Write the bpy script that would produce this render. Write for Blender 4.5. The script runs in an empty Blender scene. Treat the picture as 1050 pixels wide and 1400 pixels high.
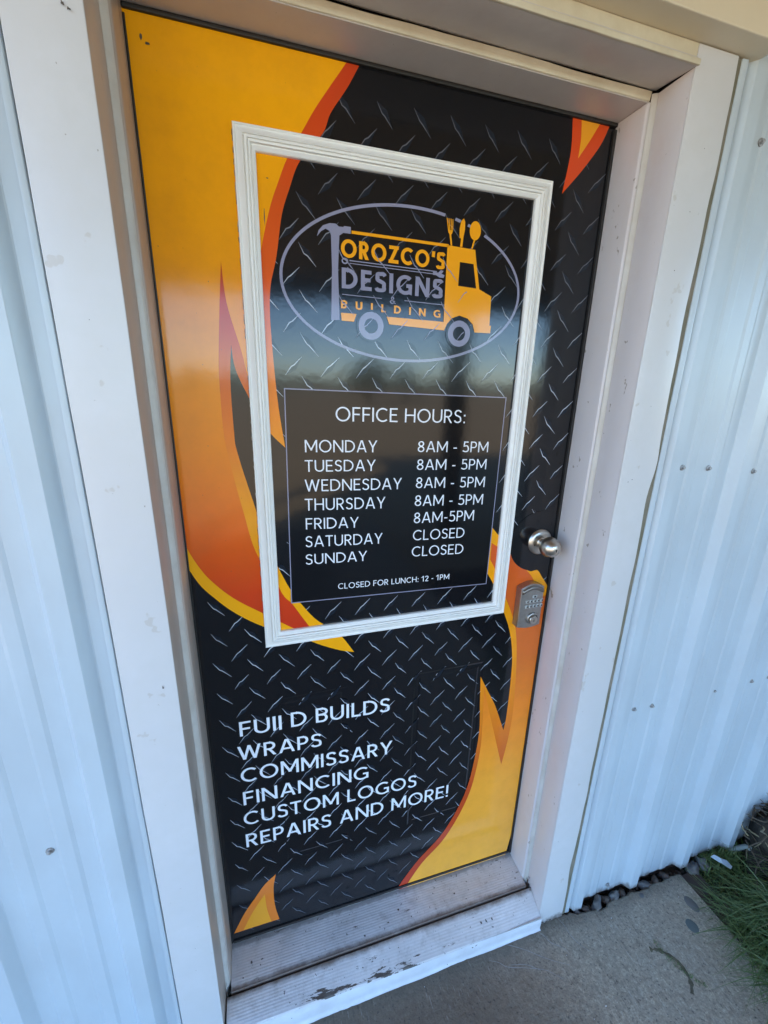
import bpy, bmesh, math, random
from mathutils import Vector, Matrix, noise as mnoise
from mathutils.geometry import tessellate_polygon
random.seed(7)
scene = bpy.context.scene
col = scene.collection
# ---------------------------------------------------------------- camera
cam = bpy.data.cameras.new('camera'); camo = bpy.data.objects.new('camera', cam); col.objects.link(camo)
cam.sensor_fit = 'HORIZONTAL'; cam.sensor_width = 36.0; cam.lens = 36.0*582.425/1050.0
cam.clip_start = 0.02; cam.clip_end = 2000.0
RX = Vector((0.95657758, -0.29057325, 0.02294618)); RY = Vector((-0.06188324, -0.2793882, -0.95818198)); RZ = Vector((0.28483294, 0.91515541, -0.2852381))
mw = Matrix.Identity(4)
for i in range(3):
    mw[i][0] = RX[i]; mw[i][1] = -RY[i]; mw[i][2] = -RZ[i]
mw[0][3], mw[1][3], mw[2][3] = 0.14391549, -0.88507869, 1.5232863
camo.matrix_world = mw
scene.camera = camo
# ---------------------------------------------------------------- sky and sun
SUN_EL, SUN_AZ = math.radians(22), math.radians(-38)      # azimuth measured from +Y (behind the building) towards +X
world = bpy.data.worlds.new('World'); scene.world = world; world.use_nodes = True
wn = world.node_tree.nodes; wl = world.node_tree.links
bg = wn['Background']
sky = wn.new('ShaderNodeTexSky'); sky.sky_type = 'NISHITA'; sky.sun_disc = False
sky.sun_elevation = SUN_EL; sky.sun_rotation = SUN_AZ; sky.altitude = 1800; sky.air_density = 1.0; sky.dust_density = 0.2; sky.ozone_density = 3.5
wl.new(sky.outputs[0], bg.inputs[0]); bg.inputs[1].default_value = 0.15
sl = bpy.data.lights.new('sun', 'SUN'); sl.energy = 5.0; sl.angle = math.radians(0.5); sl.color = (1.0, 0.87, 0.68)
so = bpy.data.objects.new('sun', sl); col.objects.link(so)
sd = Vector((math.sin(SUN_AZ)*math.cos(SUN_EL), math.cos(SUN_AZ)*math.cos(SUN_EL), math.sin(SUN_EL)))
so.rotation_euler = sd.to_track_quat('Z', 'Y').to_euler()
so.location = sd*30
scene.view_settings.view_transform = 'Standard'; scene.view_settings.look = 'None'
scene.view_settings.exposure = 2.68; scene.view_settings.gamma = 1.0; scene.view_settings.use_curve_mapping = False
scene.render.engine = 'CYCLES'
scene.cycles.max_bounces = 10; scene.cycles.diffuse_bounces = 6
ART = {
 'band': [(-0.004, 2.052), (0.3587, 2.052), (0.3588, 2.0458), (0.3558, 2.0407), (0.3516, 2.0335), (0.3467, 2.0251), (0.3413, 2.0162), (0.3359, 2.0078), (0.3302, 1.9997), (0.3239, 1.9913), (0.3175, 1.9829), (0.3115, 1.9748), (0.3065, 1.9673), (0.3031, 1.9607), (0.3009, 1.9548), (0.299, 1.9491), (0.2964, 1.943), (0.2921, 1.9361), (0.2854, 1.9279), (0.277, 1.9191), (0.2679, 1.9098), (0.2592, 1.9004), (0.2521, 1.8911), (0.2466, 1.882), (0.2422, 1.8727), (0.2384, 1.8634), (0.235, 1.8542), (0.2317, 1.8454), (0.2284, 1.8374), (0.2254, 1.83), (0.2226, 1.8226), (0.22, 1.8146), (0.2174, 1.8051), (0.2149, 1.7937), (0.2126, 1.7807), (0.2103, 1.767), (0.208, 1.7535), (0.2056, 1.7412), (0.203, 1.7304), (0.2002, 1.7205), (0.1974, 1.711), (0.1949, 1.7019), (0.1929, 1.6929), (0.1916, 1.684), (0.1907, 1.6754), (0.1901, 1.6669), (0.1897, 1.6585), (0.1894, 1.65), (0.1892, 1.6417), (0.1892, 1.6338), (0.1893, 1.6256), (0.1895, 1.6166), (0.1898, 1.6061), (0.1902, 1.5935), (0.1908, 1.5793), (0.1914, 1.5642), (0.1922, 1.5488), (0.193, 1.5342), (0.1938, 1.5202), (0.1947, 1.5064), (0.1957, 1.4927), (0.1968, 1.479), (0.1981, 1.4654), (0.1997, 1.4507), (0.2016, 1.435), (0.2035, 1.4199), (0.2053, 1.4068), (0.2065, 1.3974), (0.2031, 1.4007), (0.1982, 1.4053), (0.1927, 1.4108), (0.187, 1.4167), (0.1819, 1.4226), (0.1772, 1.4286), (0.1727, 1.435), (0.1682, 1.4416), (0.164, 1.4485), (0.1599, 1.4554), (0.1564, 1.4623), (0.1531, 1.4692), (0.15, 1.4764), (0.1468, 1.4841), (0.1432, 1.4926), (0.1389, 1.5024), (0.134, 1.5131), (0.1292, 1.5243), (0.1249, 1.5352), (0.1217, 1.5453), (0.1197, 1.5552), (0.1185, 1.5654), (0.1179, 1.5749), (0.1175, 1.5829), (0.1172, 1.5885), (0.1078, 1.5702), (0.0943, 1.5426), (0.0787, 1.5123), (0.0628, 1.4862), (0.0489, 1.4715), (0.0366, 1.4719), (0.0247, 1.4827), (0.0139, 1.4982), (0.0051, 1.5132), (-0.0012, 1.5226)],
 'fill': [(-0.004, 2.052), (0.3335, 2.052), (0.336, 2.0435), (0.3316, 2.0378), (0.3254, 2.0296), (0.3182, 2.0202), (0.3109, 2.0107), (0.3045, 2.0022), (0.299, 1.9949), (0.2938, 1.988), (0.2888, 1.9813), (0.2839, 1.9746), (0.279, 1.9677), (0.2743, 1.9607), (0.2697, 1.9536), (0.2652, 1.9464), (0.2606, 1.939), (0.2558, 1.9314), (0.2507, 1.9233), (0.2451, 1.9149), (0.2396, 1.9064), (0.2344, 1.898), (0.2297, 1.89), (0.2258, 1.8824), (0.2224, 1.8751), (0.2193, 1.8679), (0.2164, 1.8608), (0.2134, 1.8538), (0.2105, 1.847), (0.2076, 1.8405), (0.2049, 1.834), (0.2022, 1.8271), (0.1994, 1.8195), (0.1966, 1.8109), (0.1937, 1.8015), (0.1909, 1.7918), (0.1882, 1.7823), (0.1858, 1.7736), (0.1839, 1.7662), (0.1823, 1.7599), (0.1809, 1.7537), (0.1794, 1.7469), (0.1776, 1.7385), (0.1754, 1.7284), (0.1729, 1.7171), (0.1702, 1.7049), (0.1676, 1.692), (0.1653, 1.6787), (0.1631, 1.665), (0.1609, 1.6508), (0.1589, 1.6359), (0.1571, 1.6204), (0.1555, 1.6043), (0.1542, 1.5858), (0.1532, 1.565), (0.1524, 1.5442), (0.1517, 1.526), (0.1512, 1.513), (0.1486, 1.4721), (0.1448, 1.465), (0.1391, 1.4552), (0.1327, 1.4434), (0.127, 1.4301), (0.1232, 1.4161), (0.1214, 1.4006), (0.1209, 1.383), (0.1214, 1.3644), (0.1226, 1.3457), (0.1242, 1.3281), (0.1261, 1.3129), (0.1287, 1.2994), (0.1319, 1.2856), (0.1358, 1.2697), (0.1407, 1.2495), (0.1469, 1.222), (0.1547, 1.1879), (0.1632, 1.1516), (0.1717, 1.1174), (0.1793, 1.0905), (0.1858, 1.0732), (0.1916, 1.0628), (0.197, 1.0563), (0.2023, 1.0508), (0.2078, 1.0432), (0.2134, 1.0334), (0.219, 1.0236), (0.2245, 1.0136), (0.2302, 1.0037), (0.2359, 0.9939), (0.2421, 0.9836), (0.2489, 0.9726), (0.2556, 0.962), (0.2613, 0.9529), (0.2654, 0.9463), (0.2572, 0.9513), (0.2458, 0.9581), (0.2325, 0.9661), (0.2187, 0.9747), (0.2055, 0.9833), (0.1928, 0.9922), (0.1798, 1.0017), (0.1668, 1.0114), (0.1539, 1.0211), (0.1416, 1.0305), (0.1295, 1.0394), (0.1175, 1.0482), (0.1058, 1.0568), (0.0948, 1.0655), (0.0846, 1.0743), (0.0752, 1.0833), (0.0664, 1.0925), (0.0582, 1.1017), (0.0508, 1.1106), (0.0442, 1.119), (0.0385, 1.1266), (0.0338, 1.1336), (0.0296, 1.1404), (0.0258, 1.1473), (0.0218, 1.1548), (0.0178, 1.1631), (0.0137, 1.1721), (0.0099, 1.1811), (0.0066, 1.1896), (0.0038, 1.1969), (0.0018, 1.2033), (0.0004, 1.209), (-0.0006, 1.214), (-0.0013, 1.218), (-0.0018, 1.221)],
 'outline': [(-0.004, 1.2451), (-0.0001, 1.1571), (0.0023, 1.1516), (0.0057, 1.1437), (0.0097, 1.1345), (0.014, 1.1252), (0.0183, 1.117), (0.0223, 1.1103), (0.0263, 1.1042), (0.0306, 1.0984), (0.0355, 1.0922), (0.0413, 1.0852), (0.048, 1.0772), (0.0555, 1.0684), (0.0637, 1.0592), (0.0726, 1.0499), (0.0821, 1.0409), (0.0921, 1.0322), (0.1025, 1.0236), (0.1137, 1.015), (0.126, 1.0063), (0.1397, 0.9975), (0.1561, 0.988), (0.1752, 0.978), (0.195, 0.968), (0.2138, 0.9586), (0.2295, 0.9504), (0.2412, 0.9438), (0.25, 0.9385), (0.2572, 0.934), (0.2641, 0.9297), (0.272, 0.9253), (0.2811, 0.9204), (0.2907, 0.9156), (0.3002, 0.9109), (0.3094, 0.9066), (0.3179, 0.903), (0.3258, 0.9), (0.3335, 0.8976), (0.3406, 0.8956), (0.3464, 0.8941), (0.3507, 0.8929), (0.3455, 0.9014), (0.3383, 0.9134), (0.3299, 0.927), (0.3206, 0.9407), (0.3111, 0.9527), (0.3009, 0.9626), (0.2899, 0.9714), (0.2784, 0.9801), (0.267, 0.9894), (0.2563, 1.0004), (0.246, 1.0135), (0.2358, 1.0281), (0.2259, 1.0433), (0.2169, 1.0583), (0.2088, 1.0724), (0.202, 1.0853), (0.1962, 1.0978), (0.191, 1.11), (0.1861, 1.122), (0.1813, 1.1343), (0.1766, 1.1464), (0.1722, 1.1583), (0.1679, 1.1703), (0.1639, 1.1827), (0.1599, 1.1959), (0.1562, 1.2092), (0.153, 1.2224), (0.1497, 1.2364), (0.1461, 1.252), (0.1419, 1.2701), (0.1365, 1.2925), (0.1302, 1.3184), (0.1239, 1.3447), (0.1184, 1.3687), (0.1144, 1.3876), (0.1121, 1.3997), (0.1111, 1.407), (0.1108, 1.4126), (0.1108, 1.4194), (0.1107, 1.4304), (0.1104, 1.4468), (0.1103, 1.4666), (0.1104, 1.4876), (0.1106, 1.5078), (0.1112, 1.5254), (0.1121, 1.541), (0.1135, 1.5559), (0.115, 1.5694), (0.1163, 1.5805), (0.1172, 1.5885), (0.114, 1.5849), (0.1096, 1.5805), (0.1043, 1.5742), (0.0989, 1.5648), (0.0939, 1.5508), (0.0889, 1.5287), (0.0833, 1.4988), (0.0779, 1.4665), (0.0732, 1.4372), (0.0698, 1.4168)],
 'crescent': [(0.1105, 1.7241), (0.1093, 1.7136), (0.1076, 1.6988), (0.1056, 1.6811), (0.1035, 1.6623), (0.1016, 1.6442), (0.0997, 1.626), (0.0977, 1.6066), (0.0957, 1.587), (0.094, 1.568), (0.0926, 1.5508), (0.0918, 1.5358), (0.0914, 1.5225), (0.0912, 1.5102), (0.0912, 1.498), (0.0911, 1.4852), (0.091, 1.4717), (0.0909, 1.4581), (0.091, 1.4444), (0.0914, 1.4305), (0.0922, 1.4165), (0.0937, 1.4023), (0.0957, 1.388), (0.098, 1.3735), (0.1005, 1.3588), (0.103, 1.344), (0.1055, 1.3291), (0.1082, 1.3141), (0.111, 1.2989), (0.114, 1.2832), (0.1172, 1.2669), (0.1203, 1.2497), (0.1234, 1.2315), (0.1268, 1.2129), (0.1309, 1.1944), (0.1363, 1.1763), (0.1439, 1.1576), (0.1535, 1.1379), (0.1637, 1.1189), (0.1729, 1.1024), (0.1793, 1.0905), (0.18, 1.0962), (0.1811, 1.104), (0.1822, 1.1133), (0.1824, 1.1236), (0.1813, 1.1343), (0.1784, 1.1453), (0.1742, 1.1571), (0.1693, 1.1695), (0.1643, 1.1824), (0.1599, 1.1959), (0.1562, 1.2092), (0.153, 1.2224), (0.1497, 1.2364), (0.1461, 1.252), (0.1419, 1.2701), (0.1365, 1.2925), (0.1302, 1.3184), (0.1239, 1.3447), (0.1184, 1.3687), (0.1144, 1.3876), (0.1121, 1.3997), (0.1111, 1.407), (0.1108, 1.4126), (0.1108, 1.4194), (0.1107, 1.4304), (0.1104, 1.4468), (0.1103, 1.4666), (0.1104, 1.4876), (0.1106, 1.5078), (0.1112, 1.5254), (0.1121, 1.541), (0.1135, 1.5559), (0.115, 1.5694), (0.1163, 1.5805), (0.1172, 1.5885), (0.1175, 1.5829), (0.1179, 1.5749), (0.1185, 1.5654), (0.1197, 1.5552), (0.1217, 1.5453), (0.1249, 1.5352), (0.1292, 1.5243), (0.134, 1.5131), (0.1389, 1.5024), (0.1432, 1.4926), (0.1471, 1.4836), (0.151, 1.4748), (0.1547, 1.4669), (0.1577, 1.4603), (0.1599, 1.4554), (0.1568, 1.4722), (0.1552, 1.4785), (0.1528, 1.4873), (0.1501, 1.4976), (0.1474, 1.5086), (0.1449, 1.5196), (0.1429, 1.5302), (0.1411, 1.5411), (0.1392, 1.5525), (0.1371, 1.5646), (0.1344, 1.5779), (0.1307, 1.5928), (0.1264, 1.6089), (0.1219, 1.6255), (0.1179, 1.6418), (0.1149, 1.657), (0.113, 1.6723), (0.1119, 1.6881), (0.1112, 1.7029), (0.1109, 1.7153), (0.1105, 1.7241)],
 'spike': [(0.1172, 1.5885), (0.1163, 1.5805), (0.115, 1.5694), (0.1135, 1.5559), (0.1121, 1.541), (0.1112, 1.5254), (0.1106, 1.5078), (0.1104, 1.4876), (0.1103, 1.4666), (0.1104, 1.4468), (0.1107, 1.4304), (0.1108, 1.4194), (0.1108, 1.4126), (0.1111, 1.407), (0.1121, 1.3997), (0.1144, 1.3876), (0.1184, 1.3687), (0.1239, 1.3447), (0.1302, 1.3184), (0.1365, 1.2925), (0.1419, 1.2701), (0.1461, 1.252), (0.1497, 1.2364), (0.153, 1.2224), (0.1562, 1.2092), (0.1599, 1.1959), (0.1643, 1.1818), (0.1692, 1.1674), (0.174, 1.154), (0.1783, 1.1426), (0.1813, 1.1343), (0.1868, 1.1515), (0.195, 1.1754), (0.2038, 1.2033), (0.2114, 1.2325), (0.2159, 1.2606), (0.2166, 1.2899), (0.2147, 1.3221), (0.2115, 1.353), (0.2084, 1.3792), (0.2065, 1.3974), (0.2031, 1.4007), (0.1982, 1.4053), (0.1927, 1.4108), (0.187, 1.4167), (0.1819, 1.4226), (0.1772, 1.4286), (0.1727, 1.435), (0.1682, 1.4416), (0.164, 1.4485), (0.1599, 1.4554), (0.1564, 1.4623), (0.1531, 1.4692), (0.15, 1.4764), (0.1468, 1.4841), (0.1432, 1.4926), (0.1389, 1.5024), (0.134, 1.5131), (0.1292, 1.5243), (0.1249, 1.5352), (0.1217, 1.5453), (0.1197, 1.5552), (0.1185, 1.5654), (0.1179, 1.5749), (0.1175, 1.5829), (0.1172, 1.5885)],
 'trtip': [(0.7917, 2.046), (0.8856, 2.0457), (0.8827, 2.0415), (0.8808, 2.0368), (0.8783, 2.0303), (0.8751, 2.0225), (0.8711, 2.014), (0.8662, 2.0054), (0.8602, 1.9965), (0.8532, 1.9868), (0.8455, 1.9768), (0.8375, 1.9667), (0.8296, 1.9571), (0.821, 1.9471), (0.8115, 1.9365), (0.8022, 1.9264), (0.7942, 1.9178), (0.7885, 1.9117), (0.7896, 1.9192), (0.7912, 1.9299), (0.7929, 1.942), (0.7945, 1.9538), (0.7957, 1.9636), (0.7965, 1.9709), (0.7971, 1.9768), (0.7974, 1.9822), (0.7975, 1.9879), (0.7973, 1.9949), (0.7967, 2.0042), (0.7956, 2.0152), (0.7943, 2.0263), (0.7931, 2.0359), (0.7924, 2.0425)],
 'trtip_in': [(0.8129, 2.0459), (0.8596, 2.0463), (0.8588, 2.0413), (0.8562, 2.0371), (0.8527, 2.0312), (0.8484, 2.0242), (0.8439, 2.0169), (0.8395, 2.01), (0.8348, 2.003), (0.8296, 1.9953), (0.8244, 1.9878), (0.82, 1.9813), (0.8168, 1.9767), (0.817, 1.9813), (0.8174, 1.9878), (0.8177, 1.9953), (0.8179, 2.0031), (0.8178, 2.0103), (0.8171, 2.0176), (0.8161, 2.0253), (0.815, 2.0328), (0.814, 2.0391), (0.8133, 2.0436)],
 'rout': [(0.7013, 1.1911), (0.7051, 1.1868), (0.7105, 1.1808), (0.7169, 1.1737), (0.7235, 1.1664), (0.7299, 1.1596), (0.7365, 1.1529), (0.7437, 1.1458), (0.7508, 1.139), (0.7569, 1.1331), (0.7613, 1.1289), (0.7707, 1.1056), (0.7785, 1.0986), (0.7899, 1.0881), (0.8029, 1.0764), (0.8156, 1.0656), (0.8259, 1.0582), (0.8334, 1.0553), (0.8394, 1.0555), (0.8444, 1.057), (0.8489, 1.0582), (0.8535, 1.0573), (0.8579, 1.0541), (0.8618, 1.0498), (0.8654, 1.0447), (0.8692, 1.0391), (0.8732, 1.0335), (0.8781, 1.0273), (0.8835, 1.0201), (0.8889, 1.0129), (0.8936, 1.0066), (0.8969, 1.0022), (0.905, 0.9922), (0.905, 0.8654), (0.905, 0.6638), (0.905, 0.4161), (0.905, 0.1669), (0.882, -0.004), (0.8219, -0.004), (0.7382, -0.004), (0.6508, -0.004), (0.5757, -0.004), (0.525, -0.004), (0.5011, -0.004), (0.4943, 0.0049), (0.4976, 0.0149), (0.5039, 0.0239), (0.5063, 0.03), (0.5133, 0.0402), (0.5231, 0.0545), (0.5347, 0.0711), (0.5471, 0.0881), (0.5593, 0.1036), (0.5719, 0.1174), (0.5855, 0.1308), (0.5993, 0.1442), (0.6126, 0.1577), (0.6246, 0.1717), (0.635, 0.1861), (0.6443, 0.2005), (0.653, 0.2153), (0.6611, 0.2307), (0.6691, 0.247), (0.677, 0.2643), (0.6847, 0.2824), (0.6919, 0.3011), (0.6984, 0.32), (0.704, 0.3388), (0.7086, 0.3572), (0.7122, 0.3753), (0.7153, 0.3936), (0.7179, 0.4129), (0.7203, 0.4336), (0.7227, 0.4564), (0.7249, 0.4808), (0.7267, 0.5058), (0.7279, 0.5305), (0.7284, 0.5539), (0.7278, 0.5762), (0.7263, 0.598), (0.7243, 0.6192), (0.7222, 0.6396), (0.7205, 0.6593), (0.7191, 0.6794), (0.7176, 0.7), (0.7162, 0.7193), (0.7151, 0.7355), (0.7142, 0.7471), (0.7181, 0.7397), (0.7236, 0.7292), (0.73, 0.7169), (0.7368, 0.704), (0.7431, 0.6919), (0.7489, 0.6811), (0.7547, 0.6708), (0.7605, 0.6602), (0.7666, 0.6484), (0.7731, 0.6345), (0.7808, 0.6164), (0.7894, 0.5946), (0.7981, 0.5721), (0.8058, 0.5521), (0.8112, 0.538), (0.8119, 0.5435), (0.8129, 0.5507), (0.814, 0.5599), (0.815, 0.5713), (0.8156, 0.5852), (0.8159, 0.6025), (0.8161, 0.623), (0.816, 0.6452), (0.8158, 0.6676), (0.8154, 0.6889), (0.8148, 0.7094), (0.8143, 0.7299), (0.8134, 0.7501), (0.8122, 0.7698), (0.8102, 0.7888), (0.8077, 0.8069), (0.8048, 0.8244), (0.8013, 0.8413), (0.7973, 0.858), (0.7926, 0.8745), (0.787, 0.8909), (0.7808, 0.907), (0.774, 0.9229), (0.7671, 0.9385), (0.7602, 0.9539), (0.7532, 0.9695), (0.746, 0.9854), (0.7387, 1.0008), (0.7318, 1.0151), (0.7254, 1.0275), (0.7193, 1.0383), (0.7132, 1.048), (0.7076, 1.0563), (0.703, 1.063), (0.6996, 1.068), (0.6992, 1.077), (0.6985, 1.0897), (0.6978, 1.1044), (0.6972, 1.1193), (0.6971, 1.1328), (0.6976, 1.1458), (0.6986, 1.1595), (0.6997, 1.1724), (0.7007, 1.1833), (0.7013, 1.1911)],
 'rfill': [(0.706, 1.1478), (0.7096, 1.1453), (0.7148, 1.1418), (0.7209, 1.1376), (0.7273, 1.1334), (0.7333, 1.1295), (0.7396, 1.1257), (0.7465, 1.1218), (0.7533, 1.118), (0.7592, 1.1148), (0.7633, 1.1125), (0.7707, 1.1056), (0.7787, 1.0984), (0.7903, 1.0878), (0.8036, 1.0756), (0.8164, 1.0637), (0.8265, 1.0539), (0.8331, 1.047), (0.8375, 1.0418), (0.8409, 1.0372), (0.8443, 1.0321), (0.8489, 1.0255), (0.8549, 1.0159), (0.8617, 1.0039), (0.8689, 0.9916), (0.8758, 0.9813), (0.8821, 0.9751), (0.8878, 0.9744), (0.8934, 0.9778), (0.8984, 0.9833), (0.9026, 0.9888), (0.905, 0.9922), (0.905, 0.8654), (0.905, 0.6637), (0.905, 0.4161), (0.905, 0.167), (0.882, -0.004), (0.8267, -0.004), (0.7497, -0.004), (0.6691, -0.004), (0.5996, -0.004), (0.5525, -0.004), (0.53, -0.004), (0.5233, 0.0014), (0.5259, 0.0107), (0.5314, 0.0191), (0.5334, 0.0247), (0.5388, 0.0333), (0.5461, 0.0454), (0.5549, 0.0595), (0.5647, 0.0741), (0.5749, 0.0877), (0.586, 0.1002), (0.5985, 0.1124), (0.6115, 0.1249), (0.6242, 0.1379), (0.6359, 0.1519), (0.6464, 0.167), (0.6563, 0.1829), (0.6657, 0.1994), (0.6745, 0.2162), (0.6827, 0.2332), (0.6905, 0.2503), (0.6977, 0.2679), (0.7044, 0.2857), (0.7104, 0.3033), (0.7156, 0.3205), (0.7199, 0.337), (0.7232, 0.353), (0.726, 0.3689), (0.7283, 0.3852), (0.7306, 0.4024), (0.7329, 0.4204), (0.7349, 0.4389), (0.7367, 0.4579), (0.738, 0.4774), (0.7388, 0.4974), (0.7388, 0.5182), (0.7383, 0.5397), (0.7374, 0.5616), (0.7364, 0.5833), (0.7354, 0.6046), (0.7343, 0.6272), (0.733, 0.6512), (0.7317, 0.6741), (0.7306, 0.6935), (0.7298, 0.7072), (0.7327, 0.6966), (0.7368, 0.6818), (0.7417, 0.6641), (0.747, 0.6451), (0.7523, 0.6264), (0.7578, 0.6081), (0.7636, 0.5889), (0.7697, 0.5689), (0.776, 0.5481), (0.7826, 0.5265), (0.79, 0.5018), (0.7983, 0.4741), (0.8066, 0.4464), (0.8139, 0.4221), (0.8191, 0.4048), (0.8206, 0.4158), (0.8229, 0.4311), (0.8255, 0.4491), (0.8279, 0.4681), (0.83, 0.4865), (0.8317, 0.5043), (0.8333, 0.5226), (0.8347, 0.5413), (0.8357, 0.5605), (0.8363, 0.5802), (0.8363, 0.6006), (0.8358, 0.6216), (0.8351, 0.643), (0.8341, 0.6643), (0.833, 0.6852), (0.8318, 0.7057), (0.8304, 0.7262), (0.8288, 0.7465), (0.827, 0.7665), (0.8249, 0.7861), (0.8226, 0.8057), (0.82, 0.8254), (0.8172, 0.8445), (0.8141, 0.8625), (0.8107, 0.8785), (0.807, 0.8922), (0.803, 0.9041), (0.7988, 0.9149), (0.7943, 0.9254), (0.7895, 0.9364), (0.7845, 0.9476), (0.7792, 0.9586), (0.7737, 0.9697), (0.768, 0.9811), (0.7623, 0.9929), (0.7565, 1.0058), (0.7505, 1.0195), (0.7445, 1.0332), (0.7386, 1.0463), (0.7329, 1.058), (0.727, 1.0688), (0.7209, 1.0792), (0.7151, 1.0886), (0.7102, 1.0963), (0.7067, 1.1019)],
 'bl': [(0.0089, 0.0413), (0.0132, 0.0505), (0.0193, 0.0635), (0.0264, 0.0785), (0.0337, 0.0934), (0.0406, 0.1064), (0.0471, 0.1174), (0.0537, 0.1277), (0.0603, 0.1374), (0.0667, 0.1467), (0.0729, 0.1556), (0.0786, 0.1643), (0.0841, 0.1727), (0.0894, 0.1807), (0.0948, 0.1881), (0.1004, 0.195), (0.1069, 0.2015), (0.114, 0.2078), (0.1209, 0.2134), (0.1269, 0.218), (0.1312, 0.2214), (0.1299, 0.2149), (0.128, 0.2057), (0.1259, 0.1947), (0.124, 0.1828), (0.1228, 0.1708), (0.1222, 0.1583), (0.122, 0.1447), (0.1221, 0.1305), (0.1226, 0.1164), (0.1234, 0.1029), (0.1249, 0.0892), (0.1269, 0.0748), (0.1292, 0.061), (0.1313, 0.0493), (0.1327, 0.0409)],
 'bl_in': [(0.0344, 0.0436), (0.0384, 0.052), (0.0439, 0.0639), (0.0503, 0.0776), (0.0572, 0.0916), (0.0639, 0.1042), (0.071, 0.1163), (0.079, 0.129), (0.0869, 0.141), (0.0937, 0.1512), (0.0984, 0.1585), (0.0987, 0.1504), (0.099, 0.1387), (0.0995, 0.1251), (0.1001, 0.1112), (0.1011, 0.0984), (0.1027, 0.0861), (0.1047, 0.0732), (0.107, 0.0608), (0.1089, 0.0502), (0.1103, 0.0426)],
 'text': [('OFFICE HOURS:', 0.3099, 1.45, 0.6059, 1.4451, 0.029, 's'), ('MONDAY', 0.2456, 1.3874, 0.3999, 1.384, 0.0254, 's'), ('TUESDAY', 0.2444, 1.3465, 0.397, 1.3432, 0.0247, 's'), ('WEDNESDAY', 0.2431, 1.3042, 0.4588, 1.2994, 0.0257, 's'), ('THURSDAY', 0.2419, 1.2622, 0.4212, 1.2568, 0.0264, 's'), ('8AM - 5PM', 0.4937, 1.3824, 0.6703, 1.3781, 0.0245, 's'), ('8AM - 5PM', 0.4935, 1.3419, 0.6696, 1.3376, 0.0245, 's'), ('8AM - 5PM', 0.4932, 1.2999, 0.6697, 1.2944, 0.0251, 's'), ('8AM - 5PM', 0.4924, 1.2574, 0.669, 1.2514, 0.0257, 's'), ('FRIDAY', 0.2426, 1.2201, 0.36, 1.2154, 0.0251, 's'), ('8AM-5PM', 0.492, 1.2156, 0.6483, 1.2119, 0.0263, 's'), ('SATURDAY', 0.2409, 1.1786, 0.4166, 1.1723, 0.0257, 's'), ('CLOSED', 0.4916, 1.1727, 0.6263, 1.1695, 0.0258, 's'), ('SUNDAY', 0.2397, 1.1372, 0.3802, 1.1328, 0.0247, 's'), ('CLOSED', 0.4905, 1.1317, 0.6268, 1.1269, 0.0259, 's'), ('CLOSED FOR LUNCH: 12 - 1PM', 0.3121, 1.0684, 0.5939, 1.0612, 0.0145, 's'), ('FUII', 0.0714, 0.709, 0.1694, 0.7057, 0.042, 'b'), ('D', 0.1917, 0.7065, 0.2296, 0.705, 0.0432, 'b'), ('BUILDS', 0.2527, 0.7043, 0.448, 0.6937, 0.0434, 'b'), ('WRAPS', 0.0627, 0.639, 0.2662, 0.6284, 0.0412, 'b'), ('COMMISSARY', 0.0649, 0.5677, 0.4581, 0.5509, 0.0437, 'b'), ('FINANCING', 0.0656, 0.4948, 0.392, 0.4832, 0.0431, 'b'), ('CUSTOM LOGOS', 0.0622, 0.427, 0.537, 0.4078, 0.0441, 'b'), ('REPAIRS AND MORE!', 0.063, 0.3508, 0.6425, 0.3355, 0.0455, 'b'), ("OROZCO'S", 0.3231, 1.7512, 0.5338, 1.7483, 0.0299, 'o'), ('DESIGNS', 0.3243, 1.6986, 0.5327, 1.6951, 0.0351, 'd'), ('BUILDING', 0.3225, 1.6635, 0.531, 1.6591, 0.0144, 'g'), ('&', 0.4212, 1.6788, 0.4322, 1.6786, 0.0123, 'a')],
 'sign': [(0.2086, 1.5135), (0.7057, 1.5034), (0.702, 1.0345), (0.2046, 1.0462)],
 'roofbar': [(0.3432, 1.7961), (0.5404, 1.794), (0.5396, 1.7888), (0.3432, 1.7909)],
 'cab': [(0.5376, 1.7923), (0.5994, 1.7901), (0.6028, 1.7733), (0.6153, 1.7191), (0.6446, 1.7078), (0.6462, 1.6511), (0.65, 1.6508), (0.6497, 1.636), (0.612, 1.6355), (0.6062, 1.6509), (0.5927, 1.6619), (0.5739, 1.6664), (0.5573, 1.6602), (0.5467, 1.6489), (0.5409, 1.6358), (0.4206, 1.6405), (0.4147, 1.6543), (0.5386, 1.652)],
 'cabwin': [(0.5671, 1.7652), (0.5976, 1.7642), (0.6078, 1.7201), (0.5664, 1.7217)],
 'bump': [(0.3225, 1.6555), (0.3534, 1.6552), (0.3482, 1.641), (0.324, 1.6415)],
 'hammer_handle': [(0.3046, 1.7868), (0.3203, 1.7885), (0.3174, 1.7295), (0.3198, 1.6426), (0.3032, 1.6407), (0.3058, 1.7284)],
 'hammer_head': [(0.2788, 1.7797), (0.2819, 1.7897), (0.2902, 1.7986), (0.3024, 1.8034), (0.3131, 1.8037), (0.3194, 1.7998), (0.3278, 1.7999), (0.3288, 1.8017), (0.3417, 1.8015), (0.3417, 1.7904), (0.3278, 1.7905), (0.3203, 1.7855), (0.3046, 1.7846), (0.3022, 1.7907), (0.2949, 1.7937), (0.2867, 1.789)],
 'spoonh': [(0.5946, 1.8098), (0.5982, 1.8097), (0.5933, 1.7914), (0.5903, 1.7916)],
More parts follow.
